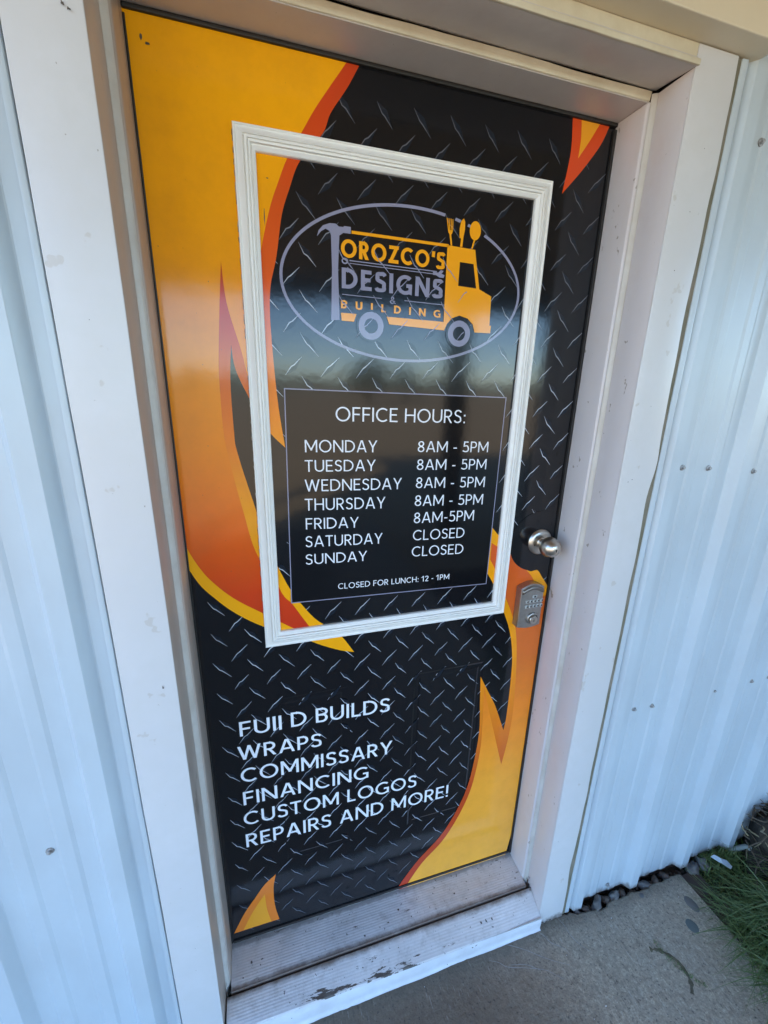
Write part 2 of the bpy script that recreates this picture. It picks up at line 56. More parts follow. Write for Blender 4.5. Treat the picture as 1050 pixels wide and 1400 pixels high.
 'knife': [(0.5695, 1.8419), (0.5642, 1.8364), (0.5617, 1.8238), (0.5625, 1.8078), (0.5661, 1.8063), (0.5649, 1.7923), (0.5702, 1.7923), (0.5711, 1.8087), (0.5734, 1.8228), (0.5729, 1.8364)],
 'forkh': [(0.5369, 1.8188), (0.5477, 1.8191), (0.5459, 1.8129), (0.5443, 1.8114), (0.548, 1.7924), (0.5445, 1.7925), (0.5402, 1.8119), (0.5378, 1.8143)],
 'tines': [[(0.5326, 1.8385), (0.5343, 1.8387), (0.5392, 1.8186), (0.5369, 1.8188)], [(0.5366, 1.8381), (0.5383, 1.8383), (0.542, 1.8184), (0.5398, 1.8182)], [(0.5411, 1.8382), (0.5428, 1.8384), (0.5449, 1.8183), (0.5432, 1.8181)], [(0.5452, 1.8378), (0.5469, 1.8375), (0.5477, 1.8191), (0.546, 1.8189)]],
 'lines': [[(0.3247, 1.6886), (0.404, 1.687), (0.404, 1.6856), (0.3247, 1.6872)], [(0.4509, 1.6867), (0.5388, 1.6846), (0.5389, 1.6831), (0.451, 1.6852)], [(0.3392, 1.7474), (0.5178, 1.7445), (0.518, 1.7427), (0.3392, 1.7456)], [(0.3392, 1.7425), (0.5182, 1.7394), (0.5183, 1.7379), (0.3392, 1.7412)]],
 'wrench': [(0.5093, 1.7428), (0.5209, 1.742), (0.5263, 1.7472), (0.5322, 1.7458), (0.5279, 1.7407), (0.535, 1.7384), (0.5331, 1.7335), (0.5237, 1.7336), (0.5166, 1.7368), (0.5097, 1.7372)],
 'ring_w1': (0.3831, 1.6352, 0.0258, 0.0252),
 'ring_w2': (0.5756, 1.6312, 0.0259, 0.0259),
 'ring_wr': (0.3304, 1.7448, 0.0063, 0.0053),
 'spoon': (0.5963, 1.8234, 0.0124, 0.0167),
 'ell': [0.461, 1.7105, 0.2491, 0.1377],
}
SCR = [[(0.9816, -0.15), (0.9935, -0.1786), (0.9963, -0.2084), (1.0075, -0.235), (1.0269, -0.2587)], [(0.8998, -0.1685), (0.9145, -0.1847), (0.9245, -0.2063), (0.9532, -0.2283), (0.9614, -0.2464)], [(0.7685, -0.1619), (0.8068, -0.1812), (0.8429, -0.203), (0.8888, -0.2362), (0.944, -0.2674)], [(0.7199, -0.1914), (0.7436, -0.2026), (0.7638, -0.2191), (0.8139, -0.2359), (0.8672, -0.2564), (0.8867, -0.2717), (0.9092, -0.2905)], [(0.7712, -0.2171), (0.8183, -0.2295), (0.8519, -0.252)]]
# ---------------------------------------------------------------- materials
def mat(name, base, rough=0.5, metal=0.0, var=None, speck=None, bump=None, coat=0.0, stretch=(1, 1, 1), spec=0.5, coatr=0.08, extra=None):
    """base colour, optional var=(colour2, scale, contrast), speck=(colour, scale, threshold), bump=(scale, distance)"""
    m = bpy.data.materials.new(name); m.use_nodes = True
    nt = m.node_tree; n = nt.nodes; l = nt.links
    b = n['Principled BSDF']
    b.inputs['Roughness'].default_value = rough; b.inputs['Metallic'].default_value = metal
    b.inputs['Specular IOR Level'].default_value = spec
    b.inputs['Coat Weight'].default_value = coat; b.inputs['Coat Roughness'].default_value = coatr
    tc = n.new('ShaderNodeTexCoord'); mp = n.new('ShaderNodeMapping'); mp.inputs['Scale'].default_value = stretch
    l.new(tc.outputs['Object'], mp.inputs[0]); co = mp.outputs[0]
    c = n.new('ShaderNodeRGB'); c.outputs[0].default_value = (*base, 1); cur = c.outputs[0]
    def nz(scale, detail=5, rough_=0.6, vec=None):
        t = n.new('ShaderNodeTexNoise'); t.inputs['Scale'].default_value = scale; t.inputs['Detail'].default_value = detail
        t.inputs['Roughness'].default_value = rough_; l.new(vec or co, t.inputs['Vector']); return t.outputs['Fac']
    def ramp(fac, a, b_):
        r = n.new('ShaderNodeMapRange'); r.inputs['From Min'].default_value = a; r.inputs['From Max'].default_value = b_
        r.interpolation_type = 'SMOOTHSTEP'; l.new(fac, r.inputs['Value']); return r.outputs[0]
    def mix(fac, a, b_, mode='MIX'):
        x = n.new('ShaderNodeMix'); x.data_type = 'RGBA'; x.blend_type = mode
        if isinstance(fac, (int, float)): x.inputs[0].default_value = fac
        else: l.new(fac, x.inputs[0])
        for s, v in ((6, a), (7, b_)):
            if isinstance(v, tuple): x.inputs[s].default_value = (*v, 1)
            else: l.new(v, x.inputs[s])
        return x.outputs[2]
    if var:
        lst = var if isinstance(var, list) else [var]
        for c2, sc, k in lst: cur = mix(ramp(nz(sc), 0.5-k, 0.5+k), cur, c2)
    if speck:
        lst = speck if isinstance(speck, list) else [speck]
        for c2, sc, th in lst: cur = mix(ramp(nz(sc, 3, 0.7), th, th+0.03), cur, c2)
    m['_'] = 0
    api = dict(n=n, l=l, b=b, co=co, nz=nz, ramp=ramp, mix=mix, tc=tc)
    if extra: cur = extra(api, cur)
    l.new(cur, b.inputs['Base Color'])
    if bump:
        lst = bump if isinstance(bump, list) else [bump]
        prev = None
        for sc, dist in lst:
            bp = n.new('ShaderNodeBump'); bp.inputs['Distance'].default_value = dist; bp.inputs['Strength'].default_value = 1.0
            l.new(nz(sc, 4), bp.inputs['Height'])
            if prev: l.new(prev, bp.inputs['Normal'])
            prev = bp.outputs[0]
        l.new(prev, b.inputs['Normal']); 
        if coat: l.new(prev, b.inputs['Coat Normal'])
    return m

def sepz(api, axis=2):
    s = api['n'].new('ShaderNodeSeparateXYZ'); api['l'].new(api['tc'].outputs['Object'], s.inputs[0]); return s.outputs[axis]
def mathn(api, op, a, b=0.0, clamp=False):
    x = api['n'].new('ShaderNodeMath'); x.operation = op; x.use_clamp = clamp
    for i, v in enumerate((a, b)):
        if isinstance(v, (int, float)): x.inputs[i].default_value = v
        else: api['l'].new(v, x.inputs[i])
    return x.outputs[0]

def grad(stops):
    """printed vertical colour gradient: stops = [(z, colour)]"""
    def f(api, cur):
        z = sepz(api); z0, z1 = stops[0][0], stops[-1][0]
        t = api['n'].new('ShaderNodeMapRange'); t.inputs['From Min'].default_value = z0; t.inputs['From Max'].default_value = z1
        api['l'].new(z, t.inputs['Value'])
        r = api['n'].new('ShaderNodeValToRGB'); e = r.color_ramp.elements
        e[0].position = 0; e[0].color = (*stops[0][1], 1); e[1].position = 1; e[1].color = (*stops[-1][1], 1)
        for zz, c in stops[1:-1]:
            q = e.new((zz-z0)/(z1-z0)); q.color = (*c, 1)
        api['l'].new(t.outputs[0], r.inputs[0])
        out = r.outputs[0]
        g = api['ramp'](api['nz'](14, 6, 0.7), 0.35, 0.75)
        out = api['mix'](mathn(api, 'MULTIPLY', g, 0.13), out, (0.25, 0.10, 0.02))
        sp = api['ramp'](api['nz'](170, 2, 0.5), 0.765, 0.80)
        return api['mix'](mathn(api, 'MULTIPLY', sp, 0.8), out, (0.07, 0.03, 0.02))
    return f

YEL, ORG, RED = (0.95, 0.40, 0.004), (0.90, 0.22, 0.008), (0.72, 0.055, 0.008)
VB = [(9, 0.00035), (300, 0.000012)]      # vinyl: slight waves and orange-peel
vin = dict(rough=0.11, spec=0.4, bump=VB)
M = {}
def tread_shade(api, cur):
    # weaker light at the door's head and foot, painted into the tread colour
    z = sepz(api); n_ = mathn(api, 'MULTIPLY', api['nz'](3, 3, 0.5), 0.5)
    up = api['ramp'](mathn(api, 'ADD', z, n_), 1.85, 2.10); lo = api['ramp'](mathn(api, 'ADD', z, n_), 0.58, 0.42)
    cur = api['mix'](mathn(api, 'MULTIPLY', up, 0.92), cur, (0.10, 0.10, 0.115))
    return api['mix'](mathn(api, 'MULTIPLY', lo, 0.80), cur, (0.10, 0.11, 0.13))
M['vinyl_black'] = mat('glossy_black_vinyl', (0.0075, 0.0075, 0.009), speck=((0.05, 0.045, 0.04), 210, 0.79), rough=0.10, spec=0.48, bump=VB)
M['sign_black'] = mat('black_sign_vinyl', (0.006, 0.006, 0.007), rough=0.08, spec=0.42, bump=[(7, 0.00025), (300, 0.000008)])
M['tread_line'] = mat('tread_highlight_print', (0.66, 0.70, 0.78), var=((0.26, 0.28, 0.31), 4.5, 0.25), extra=tread_shade, **vin)
M['tread_body'] = mat('tread_body_print', (0.012, 0.016, 0.024), **vin)
M['fill'] = mat('flame_fill_print', YEL, extra=grad([(0.95, (0.55, 0.028, 0.010)), (1.08, (0.66, 0.055, 0.010)), (1.22, (0.80, 0.125, 0.008)), (1.40, (0.85, 0.235, 0.006)), (1.60, (0.88, 0.31, 0.005)), (2.05, (0.98, 0.43, 0.003))]), **vin)
M['band'] = mat('flame_red_band_print', RED, extra=grad([(1.36, (0.90, 0.32, 0.012)), (1.50, (0.85, 0.22, 0.014)), (1.70, (0.75, 0.105, 0.012)), (2.05, (0.62, 0.050, 0.010))]), **vin)
M['crescent'] = mat('flame_outline_print', ORG, extra=grad([(1.02, (0.93, 0.40, 0.006)), (1.25, (0.90, 0.34, 0.008)), (1.40, (0.80, 0.20, 0.012)), (1.60, (0.62, 0.085, 0.014)), (1.73, (0.52, 0.040, 0.014))]), **vin)
M['outline'] = mat('flame_yellow_outline_print', (0.93, 0.40, 0.006), **vin)
M['rout'] = mat('right_flame_outline_print', ORG, extra=grad([(0.0, (0.50, 0.045, 0.016)), (0.35, (0.58, 0.07, 0.012)), (0.55, (0.80, 0.20, 0.012)), (0.80, (0.93, 0.32, 0.008)), (1.20, (0.93, 0.38, 0.006))]), **vin)
M['rfill'] = mat('right_flame_fill_print', YEL, extra=grad([(0.0, (1.0, 0.45, 0.05)), (0.35, (1.0, 0.40, 0.035)), (0.60, (0.95, 0.27, 0.018)), (0.80, (0.72, 0.16, 0.022)), (1.15, (0.68, 0.10, 0.02))]), **vin)
M['tip_red'] = mat('small_flame_red_print', (0.70, 0.07, 0.012), **vin)
M['tip_org'] = mat('small_flame_orange_print', (0.80, 0.21, 0.02), **vin)
M['tip_yel'] = mat('small_flame_yellow_print', (0.88, 0.36, 0.02), **vin)
M['logo_org'] = mat('logo_orange_print', (0.92, 0.37, 0.012), **vin)
M['lav'] = mat('logo_lavender_grey_print', (0.27, 0.265, 0.36), **vin)
M['white_print'] = mat('white_lettering_vinyl', (0.80, 0.82, 0.86), **vin)
M['white_low'] = mat('white_lower_lettering_vinyl', (0.80, 0.83, 0.88), **vin)
DIRT = (0.30, 0.25, 0.19)
M['frame_white'] = mat('dirty_white_moulding', (0.86, 0.85, 0.81), rough=0.40, var=[((0.82, 0.80, 0.75), 10, 0.35)], speck=((0.12, 0.09, 0.06), 95, 0.76))
M['jamb'] = mat('grey_white_jamb_paint', (0.70, 0.655, 0.645), rough=0.33, var=[((0.60, 0.54, 0.52), 7, 0.35), ((0.65, 0.61, 0.62), 40, 0.4)], speck=[((0.20, 0.16, 0.14), 120, 0.725), ((0.36, 0.31, 0.27), 34, 0.66)], bump=[(5, 0.0012), (45, 0.0004)], stretch=(1, 1, 0.6))
M['jamb_left'] = mat('shaded_brown_jamb_paint', (0.50, 0.42, 0.36), rough=0.35, var=[((0.38, 0.31, 0.26), 9, 0.3)], speck=[((0.20, 0.16, 0.14), 120, 0.73), ((0.28, 0.22, 0.17), 20, 0.64)], bump=[(5, 0.0012), (45, 0.0004)], stretch=(1, 1, 0.3))  # left jamb faces away from the light; that shade is mixed into its colour
M['jamb_bead'] = mat('worn_white_edge_bead', (0.66, 0.64, 0.60), rough=0.35, var=((0.48, 0.43, 0.37), 12, 0.4), bump=(40, 0.0004))
def base_dirt(api, cur):
    z = sepz(api)
    w = mathn(api, 'ADD', z, mathn(api, 'MULTIPLY', api['nz'](25, 6, 0.7), -0.10))
    f = api['ramp'](w, -0.125, -0.155)
    return api['mix'](mathn(api, 'MULTIPLY', f, 0.8), cur, (0.13, 0.10, 0.08))
M['casing'] = mat('white_casing_sheet', (0.68, 0.67, 0.67), rough=0.32, var=[((0.60, 0.59, 0.595), 4, 0.35), ((0.62, 0.61, 0.60), 30, 0.35)], speck=[((0.30, 0.26, 0.22), 110, 0.735), ((0.56, 0.53, 0.50), 18, 0.66)], bump=[(3.2, 0.002), (60, 0.0002)], extra=base_dirt)
M['siding'] = mat('pale_blue_white_siding', (0.55, 0.625, 0.675), rough=0.30, var=[((0.51, 0.59, 0.645), 2.2, 0.4), ((0.49, 0.55, 0.59), 6, 0.2)], speck=((0.33, 0.33, 0.32), 70, 0.775), bump=[(1.6, 0.0016)], stretch=(1, 1, 0.5), extra=base_dirt)
M['cream'] = mat('cream_painted_board', (0.76, 0.66, 0.48), rough=0.45, var=((0.70, 0.60, 0.43), 6, 0.4), speck=((0.25, 0.20, 0.14), 120, 0.75), bump=[(6, 0.001), (90, 0.0002)])
M['head_bead'] = mat('cream_edge_bead', (0.72, 0.66, 0.50), rough=0.4, var=((0.55, 0.47, 0.33), 16, 0.4), bump=(40, 0.0004))
M['head_grey'] = mat('grey_head_paint', (0.62, 0.57, 0.52), rough=0.36, var=[((0.52, 0.47, 0.43), 8, 0.35)], speck=((0.16, 0.13, 0.10), 100, 0.73), bump=[(6, 0.0014), (60, 0.0003)])
M['caulk'] = mat('old_brown_caulk', (0.26, 0.22, 0.17), rough=0.85, var=((0.11, 0.11, 0.06), 12, 0.3), bump=(60, 0.001))
M['seal'] = mat('black_weatherstrip', (0.016, 0.014, 0.013), rough=0.55, bump=(60, 0.0003))
M['dark'] = mat('dark_interior', (0.02, 0.018, 0.016), rough=0.9)
M['nickel'] = mat('satin_nickel', (0.62, 0.57, 0.50), rough=0.30, metal=1.0, var=((0.52, 0.47, 0.41), 30, 0.4), bump=(220, 0.00003))
M['pewter'] = mat('antique_nickel_lock', (0.40, 0.375, 0.35), rough=0.36, metal=0.85, var=((0.32, 0.30, 0.275), 90, 0.4), bump=(260, 0.00008))
M['key'] = mat('pale_key_button', (0.50, 0.52, 0.50), rough=0.4, var=((0.3, 0.3, 0.29), 300, 0.3))
M['screw'] = mat('weathered_screw', (0.50, 0.51, 0.52), rough=0.45, metal=0.3, var=((0.13, 0.10, 0.08), 160, 0.25))
M['wood_dark'] = mat('weathered_dark_wood', (0.06, 0.045, 0.035), rough=0.8, var=((0.12, 0.09, 0.07), 12, 0.3), bump=(40, 0.002))
def sill_extra(api, cur):
    n, l = api['n'], api['l']
    y = sepz(api, 1); x = sepz(api, 0)
    st = n.new('ShaderNodeMapping'); st.inputs['Scale'].default_value = (1, 6, 1); l.new(api['tc'].outputs['Object'], st.inputs[0])
    g = api['nz'](11, 8, 0.72, st.outputs[0])
    # peeled paint showing grey-brown wood close to the nose and specks elsewhere
    m1 = api['n'].new('ShaderNodeMapRange'); m1.inputs['From Min'].default_value = -0.138; m1.inputs['From Max'].default_value = -0.166; l.new(y, m1.inputs['Value'])
    xr = api['ramp'](x, 0.10, 0.22); xr2 = api['ramp'](x, 0.74, 0.66)
    near = mathn(api, 'MULTIPLY', m1.outputs[0], mathn(api, 'MULTIPLY', xr, xr2))
    peel = api['ramp'](mathn(api, 'ADD', g, mathn(api, 'MULTIPLY', near, 0.14)), 0.645, 0.652)
    cur = api['mix'](peel, cur, (0.085, 0.07, 0.06))
    d = api['ramp'](api['nz'](20, 6, 0.75), 0.48, 0.75)
    cur = api['mix'](mathn(api, 'MULTIPLY', d, 0.45), cur, (0.26, 0.24, 0.22))
    # dirt collected along the joint and against the door
    j = mathn(api, 'ABSOLUTE', mathn(api, 'ADD', y, 0.100)); jd = api['ramp'](mathn(api, 'ADD', j, mathn(api, 'MULTIPLY', api['nz'](24, 6, 0.75), 0.022)), 0.030, 0.013)
    cur = api['mix'](mathn(api, 'MULTIPLY', jd, 0.92), cur, (0.11, 0.070, 0.048))
    k = api['ramp'](mathn(api, 'ADD', y, mathn(api, 'MULTIPLY', api['nz'](60, 5, 0.7), 0.02)), -0.006, 0.006)
    return api['mix'](mathn(api, 'MULTIPLY', k, 0.6), cur, (0.12, 0.11, 0.10))
M['sill'] = mat('chipped_grey_white_sill_paint', (0.78, 0.765, 0.765), rough=0.5, var=[((0.55, 0.53, 0.525), 9, 0.35), ((0.60, 0.575, 0.57), 45, 0.35)], speck=[((0.05, 0.045, 0.04), 85, 0.665), ((0.04, 0.035, 0.03), 30, 0.72)], bump=[(14, 0.001), (120, 0.0004)], extra=sill_extra)
M['sill_nose'] = mat('fresh_white_sill_face_paint', (0.78, 0.80, 0.84), rough=0.45, var=((0.60, 0.60, 0.62), 14, 0.4), speck=((0.10, 0.08, 0.07), 40, 0.68), bump=(40, 0.001))
def slab_extra(api, cur):
    n, l = api['n'], api['l']
    x = sepz(api, 0); y = sepz(api, 1)
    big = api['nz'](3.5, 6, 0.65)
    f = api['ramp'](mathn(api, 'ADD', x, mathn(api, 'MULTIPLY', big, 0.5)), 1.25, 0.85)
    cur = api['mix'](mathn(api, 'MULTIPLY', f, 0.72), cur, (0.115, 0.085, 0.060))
    st = n.new('ShaderNodeMapping'); st.inputs['Scale'].default_value = (170, 26, 1); st.inputs['Rotation'].default_value = (0, 0, 0.08); l.new(api['tc'].outputs['Object'], st.inputs[0])
    br = api['nz'](1.0, 3, 0.5, st.outputs[0])
    msk = api['ramp'](api['nz'](7, 3, 0.5), 0.44, 0.56)
    cur = api['mix'](mathn(api, 'MULTIPLY', mathn(api, 'MULTIPLY', api['ramp'](br, 0.57, 0.70), msk), 0.45), cur, (0.10, 0.08, 0.06))
    cur = api['mix'](mathn(api, 'MULTIPLY', mathn(api, 'MULTIPLY', api['ramp'](br, 0.40, 0.28), msk), 0.35), cur, (0.62, 0.58, 0.50))
    cur = api['mix'](mathn(api, 'MULTIPLY', api['ramp'](api['nz'](9, 7, 0.75), 0.56, 0.68), 0.5), cur, (0.16, 0.125, 0.09))
    # pits and pale flecks
    cur = api['mix'](mathn(api, 'MULTIPLY', api['ramp'](api['nz'](150, 3, 0.6), 0.60, 0.69), 0.65), cur, (0.05, 0.045, 0.04))
    cur = api['mix'](api['ramp'](api['nz'](75, 2, 0.5), 0.745, 0.77), cur, (0.75, 0.74, 0.70))
    # darker green-brown tone towards the wall
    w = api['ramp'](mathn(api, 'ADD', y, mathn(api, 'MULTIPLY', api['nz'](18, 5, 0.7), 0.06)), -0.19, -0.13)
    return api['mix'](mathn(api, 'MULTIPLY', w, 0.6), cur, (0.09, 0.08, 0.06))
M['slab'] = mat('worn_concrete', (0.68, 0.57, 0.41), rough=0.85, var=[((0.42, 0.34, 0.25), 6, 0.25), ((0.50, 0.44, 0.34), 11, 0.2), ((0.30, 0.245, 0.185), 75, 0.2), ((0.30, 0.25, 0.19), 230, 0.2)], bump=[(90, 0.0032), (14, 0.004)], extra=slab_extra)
M['soil'] = mat('dark_soil', (0.045, 0.034, 0.025), rough=0.95, var=[((0.09, 0.07, 0.05), 9, 0.3), ((0.02, 0.016, 0.012), 50, 0.3)], bump=[(60, 0.006)])
M['yard'] = mat('dry_tan_yard', (0.56, 0.40, 0.23), rough=0.95, var=[((0.46, 0.33, 0.18), 0.6, 0.25), ((0.38, 0.32, 0.22), 6, 0.3)], bump=[(20, 0.01)])
M['stone'] = mat('grey_river_stone', (0.12, 0.125, 0.13), rough=0.7, var=((0.16, 0.14, 0.12), 25, 0.3), bump=(70, 0.0015))
M['stone_brown'] = mat('brown_rough_stone', (0.12, 0.085, 0.065), rough=0.8, var=((0.05, 0.04, 0.035), 30, 0.3), bump=(60, 0.003))
M['rust'] = mat('reddish_brown_edging', (0.075, 0.042, 0.034), rough=0.8, var=((0.04, 0.028, 0.022), 20, 0.3), bump=(60, 0.001))
M['grass'] = mat('green_grass', (0.13, 0.20, 0.045), rough=0.5, var=[((0.22, 0.25, 0.09), 14, 0.3), ((0.06, 0.12, 0.03), 50, 0.3)])
M['straw'] = mat('dry_straw', (0.33, 0.28, 0.17), rough=0.7, var=((0.20, 0.17, 0.10), 30, 0.3))
M['moss'] = mat('olive_moss', (0.085, 0.09, 0.04), rough=0.95, var=[((0.05, 0.04, 0.026), 25, 0.25), ((0.16, 0.13, 0.09), 60, 0.3)], bump=(150, 0.003))
M['hose'] = mat('pale_green_hose', (0.42, 0.50, 0.46), rough=0.5, var=((0.3, 0.35, 0.32), 30, 0.3))
M['plastic'] = mat('pale_blue_plastic', (0.52, 0.62, 0.70), rough=0.4)
M['bark'] = mat('bark', (0.10, 0.075, 0.05), rough=0.9, bump=(20, 0.01))
M['leaves'] = mat('far_leaves', (0.06, 0.085, 0.03), rough=0.7, var=((0.10, 0.10, 0.05), 1.0, 0.3))
M['shed'] = mat('dark_brown_boards', (0.035, 0.028, 0.022), rough=0.7, var=((0.055, 0.045, 0.035), 6, 0.3))

# ---------------------------------------------------------------- helpers
def mesh(name, verts, faces, m, parent=None, smooth=False, mats=None, fm=None):
    me = bpy.data.meshes.new(name); me.from_pydata([tuple(v) for v in verts], [], faces); me.update()
    for k in (mats or [m]): me.materials.append(k)
    if fm:
        for p, i in zip(me.polygons, fm): p.material_index = i
    if smooth:
        for p in me.polygons: p.use_smooth = True
    o = bpy.data.objects.new(name, me); col.objects.link(o)
    if parent: o.parent = parent
    return o
def fixn(o):
    bm = bmesh.new(); bm.from_mesh(o.data); bmesh.ops.recalc_face_normals(bm, faces=bm.faces); bm.to_mesh(o.data); bm.free(); return o
def thing(name, label, cat, loc=(0, 0, 0), group=None):
    o = bpy.data.objects.new(name, None); col.objects.link(o); o.empty_display_size = 0.1
    o.location = loc; tag(o, label, cat, group); return o
def tag(o, label, cat, group=None):
    o['label'] = label; o['category'] = cat
    if group: o['group'] = group
    return o
def child(o, parent):
    o.parent = parent; return o
def box(name, x0, x1, y0, y1, z0, z1, m, parent=None, bev=0.0):
    v = [(x, y, z) for x in (x0, x1) for y in (y0, y1) for z in (z0, z1)]
    f = [(0, 1, 3, 2), (4, 6, 7, 5), (0, 4, 5, 1), (2, 3, 7, 6), (0, 2, 6, 4), (1, 5, 7, 3)]
    o = mesh(name, v, f, m, parent)
    if bev:
        bm = bmesh.new(); bm.from_mesh(o.data)
        bmesh.ops.bevel(bm, geom=bm.edges[:], offset=bev, segments=2, affect='EDGES', profile=0.5); bm.to_mesh(o.data); bm.free()
    return fixn(o)
def rounded(pts, r, n=3):
    out = []; N = len(pts)
    for i, p in enumerate(pts):
        a = Vector(pts[i-1]); b = Vector(p); c = Vector(pts[(i+1) % N])
        rr = min(r, (a-b).length*0.45, (c-b).length*0.45)
        p0 = b+(a-b).normalized()*rr; p1 = b+(c-b).normalized()*rr
        for k in range(n+1):
            t = k/n; out.append(tuple((1-t)**2*p0+2*t*(1-t)*b+t*t*p1))
    return out
def extrude_z(name, prof, z0, z1, m, parent=None, n=60, wob=0.0006, seed=0.0, wobf=None, smooth=True):
    """closed profile (x, y) swept up z, with a faint waviness like bent sheet metal"""
    v = []; N = len(prof)
    for i in range(n+1):
        z = z0+(z1-z0)*i/n
        dx = (mnoise.noise(Vector((seed, z*3.1, 0)))+0.5*mnoise.noise(Vector((seed+5, z*9, 0))))*wob
        dy = (mnoise.noise(Vector((seed+9, z*2.7, 3)))+0.5*mnoise.noise(Vector((seed+3, z*8, 0))))*wob
        for j, p in enumerate(prof):
            ex = wobf(p, z) if wobf else 0.0
            v.append((p[0]+dx+ex, p[1]+dy, z))
    f = [(i*N+j, i*N+(j+1) % N, (i+1)*N+(j+1) % N, (i+1)*N+j) for i in range(n) for j in range(N)]
    f += [tuple(range(N-1, -1, -1)), tuple(range(n*N, n*N+N))]
    o = fixn(mesh(name, v, f, m, parent, smooth)); autosm(o); return o
def extrude_x(name, prof, x0, x1, m, parent=None, n=40, wob=0.0006, seed=0.0, wobf=None):
    v = []; N = len(prof)
    for i in range(n+1):
        x = x0+(x1-x0)*i/n
        dz = (mnoise.noise(Vector((seed, x*5.1, 0)))+0.5*mnoise.noise(Vector((seed+5, x*17, 0))))*wob
        dy = mnoise.noise(Vector((seed+9, x*4.7, 3)))*wob
        for p in prof:
            ey, ez = wobf(p, x) if wobf else (0.0, 0.0)
            v.append((x, p[0]+dy+ey, p[1]+dz+ez))
    f = [(i*N+j, i*N+(j+1) % N, (i+1)*N+(j+1) % N, (i+1)*N+j) for i in range(n) for j in range(N)]
    f += [tuple(range(N-1, -1, -1)), tuple(range(n*N, n*N+N))]
    o = fixn(mesh(name, v, f, m, parent, True)); autosm(o); return o
def autosm(o, ang=35):
    me = o.data; me.update()
    bm = bmesh.new(); bm.from_mesh(me)
    for e in bm.edges:
        e.smooth = not (len(e.link_faces) == 2 and e.calc_face_angle(0) > math.radians(ang))
    bm.to_mesh(me); bm.free(); me.update()
def lathe(name, prof, centre, axis, m, parent=None, n=40, scale=(1, 1)):
    """prof: (radius, distance along axis)"""
    q = Vector(axis).normalized().to_track_quat('Z', 'Y'); v = []
    for r, h in prof:
        for k in range(n):
            a = 2*math.pi*k/n; v.append(Vector(centre)+q @ Vector((r*math.cos(a)*scale[0], r*math.sin(a)*scale[1], h)))
    f = [(i*n+k, i*n+(k+1) % n, (i+1)*n+(k+1) % n, (i+1)*n+k) for i in range(len(prof)-1) for k in range(n)]
    f += [tuple(range(n)), tuple(range((len(prof)-1)*n, len(prof)*n))]
    o = fixn(mesh(name, v, f, m, parent, True)); autosm(o, 40); return o
def tube(name, pts, r, m, parent=None, n=8):
    v = []; f = []
    P = [Vector(p) for p in pts]
    for i, p in enumerate(P):
        t = (P[min(i+1, len(P)-1)]-P[max(i-1, 0)]).normalized(); q = t.to_track_quat('Z', 'Y')
        rr = r(i/(len(P)-1)) if callable(r) else r
        for k in range(n):
            a = 2*math.pi*k/n; v.append(p+q @ Vector((rr*math.cos(a), rr*math.sin(a), 0)))
    for i in range(len(P)-1):
        for k in range(n): f.append((i*n+k, i*n+(k+1) % n, (i+1)*n+(k+1) % n, (i+1)*n+k))
    f += [tuple(range(n)), tuple(range((len(P)-1)*n, len(P)*n))]
    return fixn(mesh(name, v, f, m, parent, True))
def rock(name, c, s, m, parent=None, seed=0, sub=3, rough=0.55):
    bm = bmesh.new(); bmesh.ops.create_icosphere(bm, subdivisions=sub, radius=1.0)
    for q in bm.verts:
        d = q.co.normalized(); k = 1+rough*mnoise.noise(d*1.6+Vector((seed*7.3, 0, 0)))+rough*0.4*mnoise.noise(d*4+Vector((0, seed, 0)))
        q.co = Vector((d.x*s[0]*k, d.y*s[1]*k, d.z*s[2]*k))
    bmesh.ops.rotate(bm, verts=bm.verts, cent=(0, 0, 0), matrix=Matrix.Rotation(seed*1.3, 3, 'Z'))
    me = bpy.data.meshes.new(name); bm.to_mesh(me); bm.free(); me.materials.append(m)
    for p in me.polygons: p.use_smooth = True
    o = bpy.data.objects.new(name, me); col.objects.link(o); o.location = c
    if parent: o.parent = parent
    return o
LAY = 0.00018
def print_poly(name, polys, layer, m, parent):
    """flat vinyl graphic on the door face; polys = list of outlines [(x, z)]"""
    v = []; f = []; y = -0.0003-layer*LAY
    for q in polys:
        q = list(q); b = len(v)
        v += [(x, y, z) for x, z in q]
        for t in tessellate_polygon([[Vector((x, z, 0)) for x, z in q]]): f.append(tuple(b+i for i in t))
    o = mesh(name, v, f, m, parent)
    bm = bmesh.new(); bm.from_mesh(o.data); bm.normal_update()
    for fc in bm.faces:
        if fc.normal.y > 0: fc.normal_flip()
    bm.to_mesh(o.data); bm.free(); return o
def ellipse(cx, cz, rx, rz, n=72, a0=0, a1=360):
    return [(cx+rx*math.cos(math.radians(a0+(a1-a0)*i/n)), cz+rz*math.sin(math.radians(a0+(a1-a0)*i/n))) for i in range(n+1)]
def ring_polys(cx, cz, rx, rz, w, n=72, a0=0, a1=360):
    o_ = ellipse(cx, cz, rx, rz, n, a0, a1); i_ = ellipse(cx, cz, rx-w, rz-w, n, a0, a1)
    return [[o_[k], o_[k+1], i_[k+1], i_[k]] for k in range(n)]

